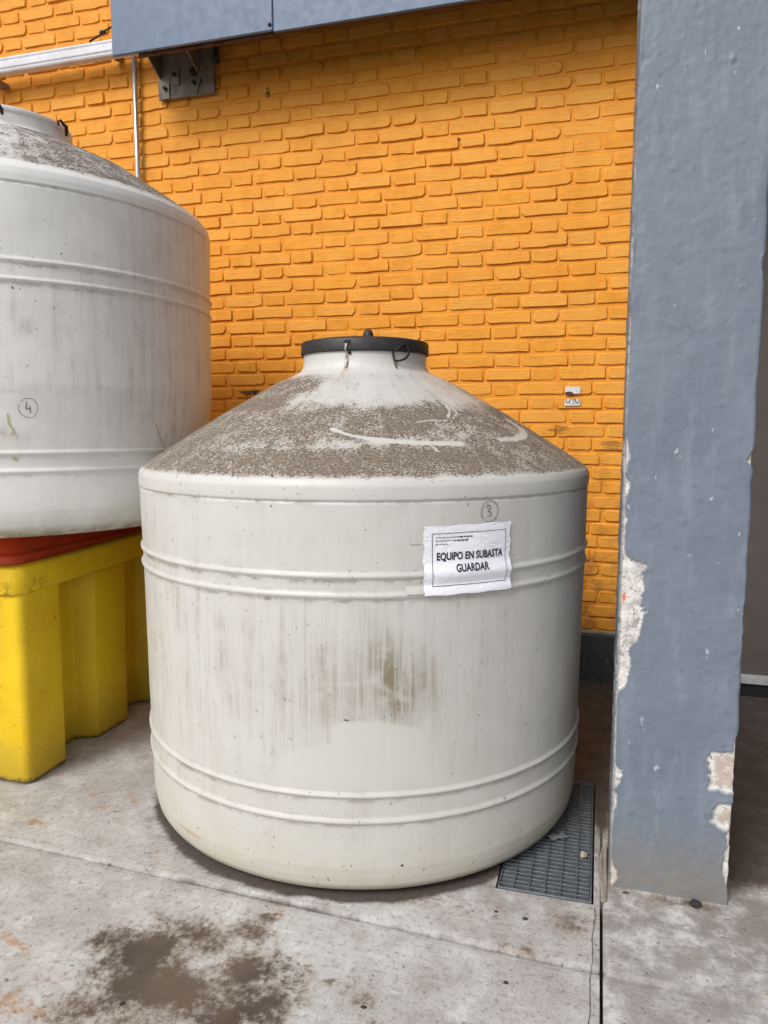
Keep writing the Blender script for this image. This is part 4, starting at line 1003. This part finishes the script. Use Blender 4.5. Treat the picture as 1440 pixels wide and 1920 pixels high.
solid('bin_body', [(0.02, 0.862), (0.0, 0.87), (0.0, 0.958), (0.006, 0.966), (0.028, 0.968), (0.034, 0.974), (0.046, 1.046)], -3.575, -2.312, 2.475, 3.76, 0.07, M_RED, rbin, (2.95, -3.12, -0.862))
solid('bin_lid', [(0.050, 1.047), (0.040, 1.049), (0.040, 1.062), (0.046, 1.0665)], -3.575, -2.312, 2.475, 3.76, 0.07, M_RED, rbin, (2.95, -3.12, -0.862))

# ================================================================== drain grate
gr = empty('floor_grate', (-0.14, 2.7, 0), 'blue grey metal drain grate in the floor between tank and pillar', 'grate')
def gp(o): o.location = (0.14, -2.7, 0); return o
gx0, gx1, gy0, gy1 = GX0+0.006, GX1-0.006, GY0+0.006, GY1-0.006
for a in ((gx0, gx1, gy0, gy0+0.009), (gx0, gx1, gy1-0.009, gy1)): gp(boxobj('frame_bar', a[0], a[1], a[2], a[3], -0.030, 0.0015, M_GRATE, gr, 0.0015))
for a in ((gx0, gx0+0.006), (gx1-0.006, gx1)): gp(boxobj('frame_bar', a[0], a[1], gy0+0.0095, gy1-0.0095, -0.030, 0.001, M_GRATE, gr, 0.0015))
bm = bmesh.new(); box(bm, gx0+0.007, gx1-0.007, -0.0022, 0.0022, -0.032, 0.0); bmesh.ops.bevel(bm, geom=bm.edges[:], offset=0.0008, segments=1, affect='EDGES')
mb = bpy.data.meshes.new('bearing_bar'); bm.to_mesh(mb); bm.free(); mb.materials.append(M_GRATE)
y = gy0+0.031; k = 0
while y < gy1-0.015:
    o = bpy.data.objects.new('bearing_bar', mb); COL.objects.link(o); o.parent = gr; o.location = (0.14, y-2.7+random.uniform(-.0006, .0006), -0.0005); y += 0.0235
bm = bmesh.new(); box(bm, -0.003, 0.003, gy0+0.0095, gy1-0.0095, -0.012, 0.0006)
mb = bpy.data.meshes.new('cross_rod'); bm.to_mesh(mb); bm.free(); mb.materials.append(M_GRATE)
for i in range(1, 6):
    o = bpy.data.objects.new('cross_rod', mb); COL.objects.link(o); o.parent = gr; o.location = (0.14+gx0+(gx1-gx0)*i/6, -2.7, 0.0)
b_ = bmesh.new(); bmesh.ops.create_grid(b_, x_segments=30, y_segments=70, size=1)
for v in b_.verts:
    x = (GX0+GX1)/2+v.co.x*(GX1-GX0)/2*0.97; y = (GY0+GY1)/2+v.co.y*(GY1-GY0)/2*0.98
    v.co = (x, y, -0.030+0.014*float(fbm(np.array([x*40]), np.array([y*40]), 2)[0]))
gp(bmobj('silt', b_, M_SILT, gr, True))

# ================================================================== loose bits
def lump(name, x, y, s, material, label, cat, group=None, z=0.0, flat=0.7, seed=0):
    r = random.Random(seed); bm = bmesh.new(); bmesh.ops.create_icosphere(bm, subdivisions=2, radius=1.0)
    for v in bm.verts:
        k = r.uniform(0.75, 1.2); v.co = Vector((v.co.x*s[0]*k, v.co.y*s[1]*k, v.co.z*s[0]*flat*k))
    zm = min(v.co.z for v in bm.verts)
    for v in bm.verts: v.co.z = max(v.co.z, zm*0.6)
    zm = min(v.co.z for v in bm.verts)
    o = bmobj(name, bm, material); o.location = (x, y, z-zm-0.003); return tag(o, label, cat, group)
lump('pebble', -0.012, 2.55, (0.012, 0.013), M_STONE, 'pale pebble resting on the drain grate', 'pebble', 'pebbles', 0.003, 0.8, 1)
lump('pebble', 0.034, 2.565, (0.010, 0.018), M_STONE, 'pale pebble lying between the grate and the pillar', 'pebble', 'pebbles', 0.001, 0.8, 2)
lump('crumb', 0.335, 2.372, (0.017, 0.020), M_CRUMB, 'largest black crumb at the foot of the pillar', 'debris', 'floor crumbs', 0.0, 0.6, 3)
lump('crumb', -0.175, 2.155, (0.008, 0.006), M_CRUMB, 'black crumb in front of the drain grate', 'debris', 'floor crumbs', 0.0, 0.6, 4)
lump('crumb', -0.265, 2.165, (0.006, 0.004), M_CRUMB, 'smaller black crumb left of the one before the grate', 'debris', 'floor crumbs', 0.0, 0.6, 5)
lump('crumb', -0.20, 1.875, (0.008, 0.006), M_CRUMB, 'dark flat crumb below the floor joint in front of the grate', 'debris', 'floor crumbs', 0.0, 0.35, 6)
lump('crumb', 0.125, 2.375, (0.012, 0.006), M_RUSTEDGE, 'brown leaf scrap at the left foot of the pillar', 'debris', 'floor crumbs', 0.0, 0.4, 7)
lump('crumb', 0.47, 2.03, (0.009, 0.007), M_STONE, 'white crumb on the right slab in front of the pillar', 'debris', 'floor crumbs', 0.0, 0.6, 8)
lump('crumb', -0.545, 1.685, (0.009, 0.005), M_CRUMB, 'black crumb near the bottom edge below the front tank', 'debris', 'floor crumbs', 0.0, 0.4, 9)
lump('crumb', -1.155, 1.52, (0.008, 0.007), M_CRUMB, 'black crumb lying in the dark oil stain', 'debris', 'floor crumbs', 0.0, 0.4, 10)
# torn bag film caught on the grate
b_ = bmesh.new(); bmesh.ops.create_grid(b_, x_segments=16, y_segments=10, size=1)
for v in b_.verts:
    x = -0.105+v.co.x*0.028+0.01*v.co.y; y = 2.64+v.co.y*0.022
    v.co = (x+0.008*math.sin(v.co.y*5), y+0.008*math.sin(v.co.x*4), 0.006+0.010*float(fbm(np.array([x*60]), np.array([y*60]), 3)[0]))
bf = bmobj('plastic_scrap', b_, M_SCRAP, None, True); tag(bf, 'crumpled clear plastic scrap lying on the drain grate', 'scrap')

# stickers on the wall
def sticker(name, poly, label, seed):
    e = empty(name, (-0.16, FACE_Y, poly[0][1]), label, 'sticker', 'wall stickers')
    def face(nm, pl_, mtl, y):
        bm = bmesh.new(); prism(bm, [(x, y, z) for x, z in pl_], (0, -0.0012, 0)); o = bmobj(nm, bm, mtl, e); o.location = tuple(-c for c in e.location); return o
    return e, face
SY = FACE_Y-0.0060
e, face = sticker('sticker', [(-0.2035, 1.693)], 'torn white sticker with a dark red strip on the orange wall', 1)
face('sheet', [(-0.2035, 1.730), (-0.1185, 1.728), (-0.1185, 1.690), (-0.14, 1.689), (-0.155, 1.688), (-0.163, 1.698), (-0.180, 1.702), (-0.2035, 1.699)], M_STICKER, SY)
face('residue', [(-0.2030, 1.6985), (-0.180, 1.7015), (-0.163, 1.6975), (-0.1555, 1.688), (-0.17, 1.681), (-0.19, 1.683), (-0.2030, 1.680)], M_STICKRED, SY)
e, face = sticker('sticker', [(-0.2045, 1.620)], 'white sticker with cut-off black digits below the torn one', 2)
face('sheet', [(-0.2045, 1.660), (-0.1175, 1.660), (-0.1175, 1.6215), (-0.2045, 1.6205)], M_STICKER, SY)
def swall(u, z): return (u+0.0, SY-0.0022, z)
half0 = lambda cx: [(cx-0.011, 1.660), (cx-0.010, 1.648), (cx-0.005, 1.640), (cx+0.003, 1.639), (cx+0.009, 1.645), (cx+0.011, 1.660)]
pth = [(half0(-0.186), 0.0045), (half0(-0.134), 0.0045), ([(-0.154, 1.660), (-0.154, 1.650), (-0.153, 1.641)], 0.0045), ([(-0.165, 1.660), (-0.163, 1.657), (-0.162, 1.654)], 0.003), ([(-0.165, 1.632), (-0.150, 1.632), (-0.125, 1.632)], 0.0016)]
ribbon('digits', pth, 0, swall, M_PRINT, e, tuple(-c for c in e.location))
print('done')
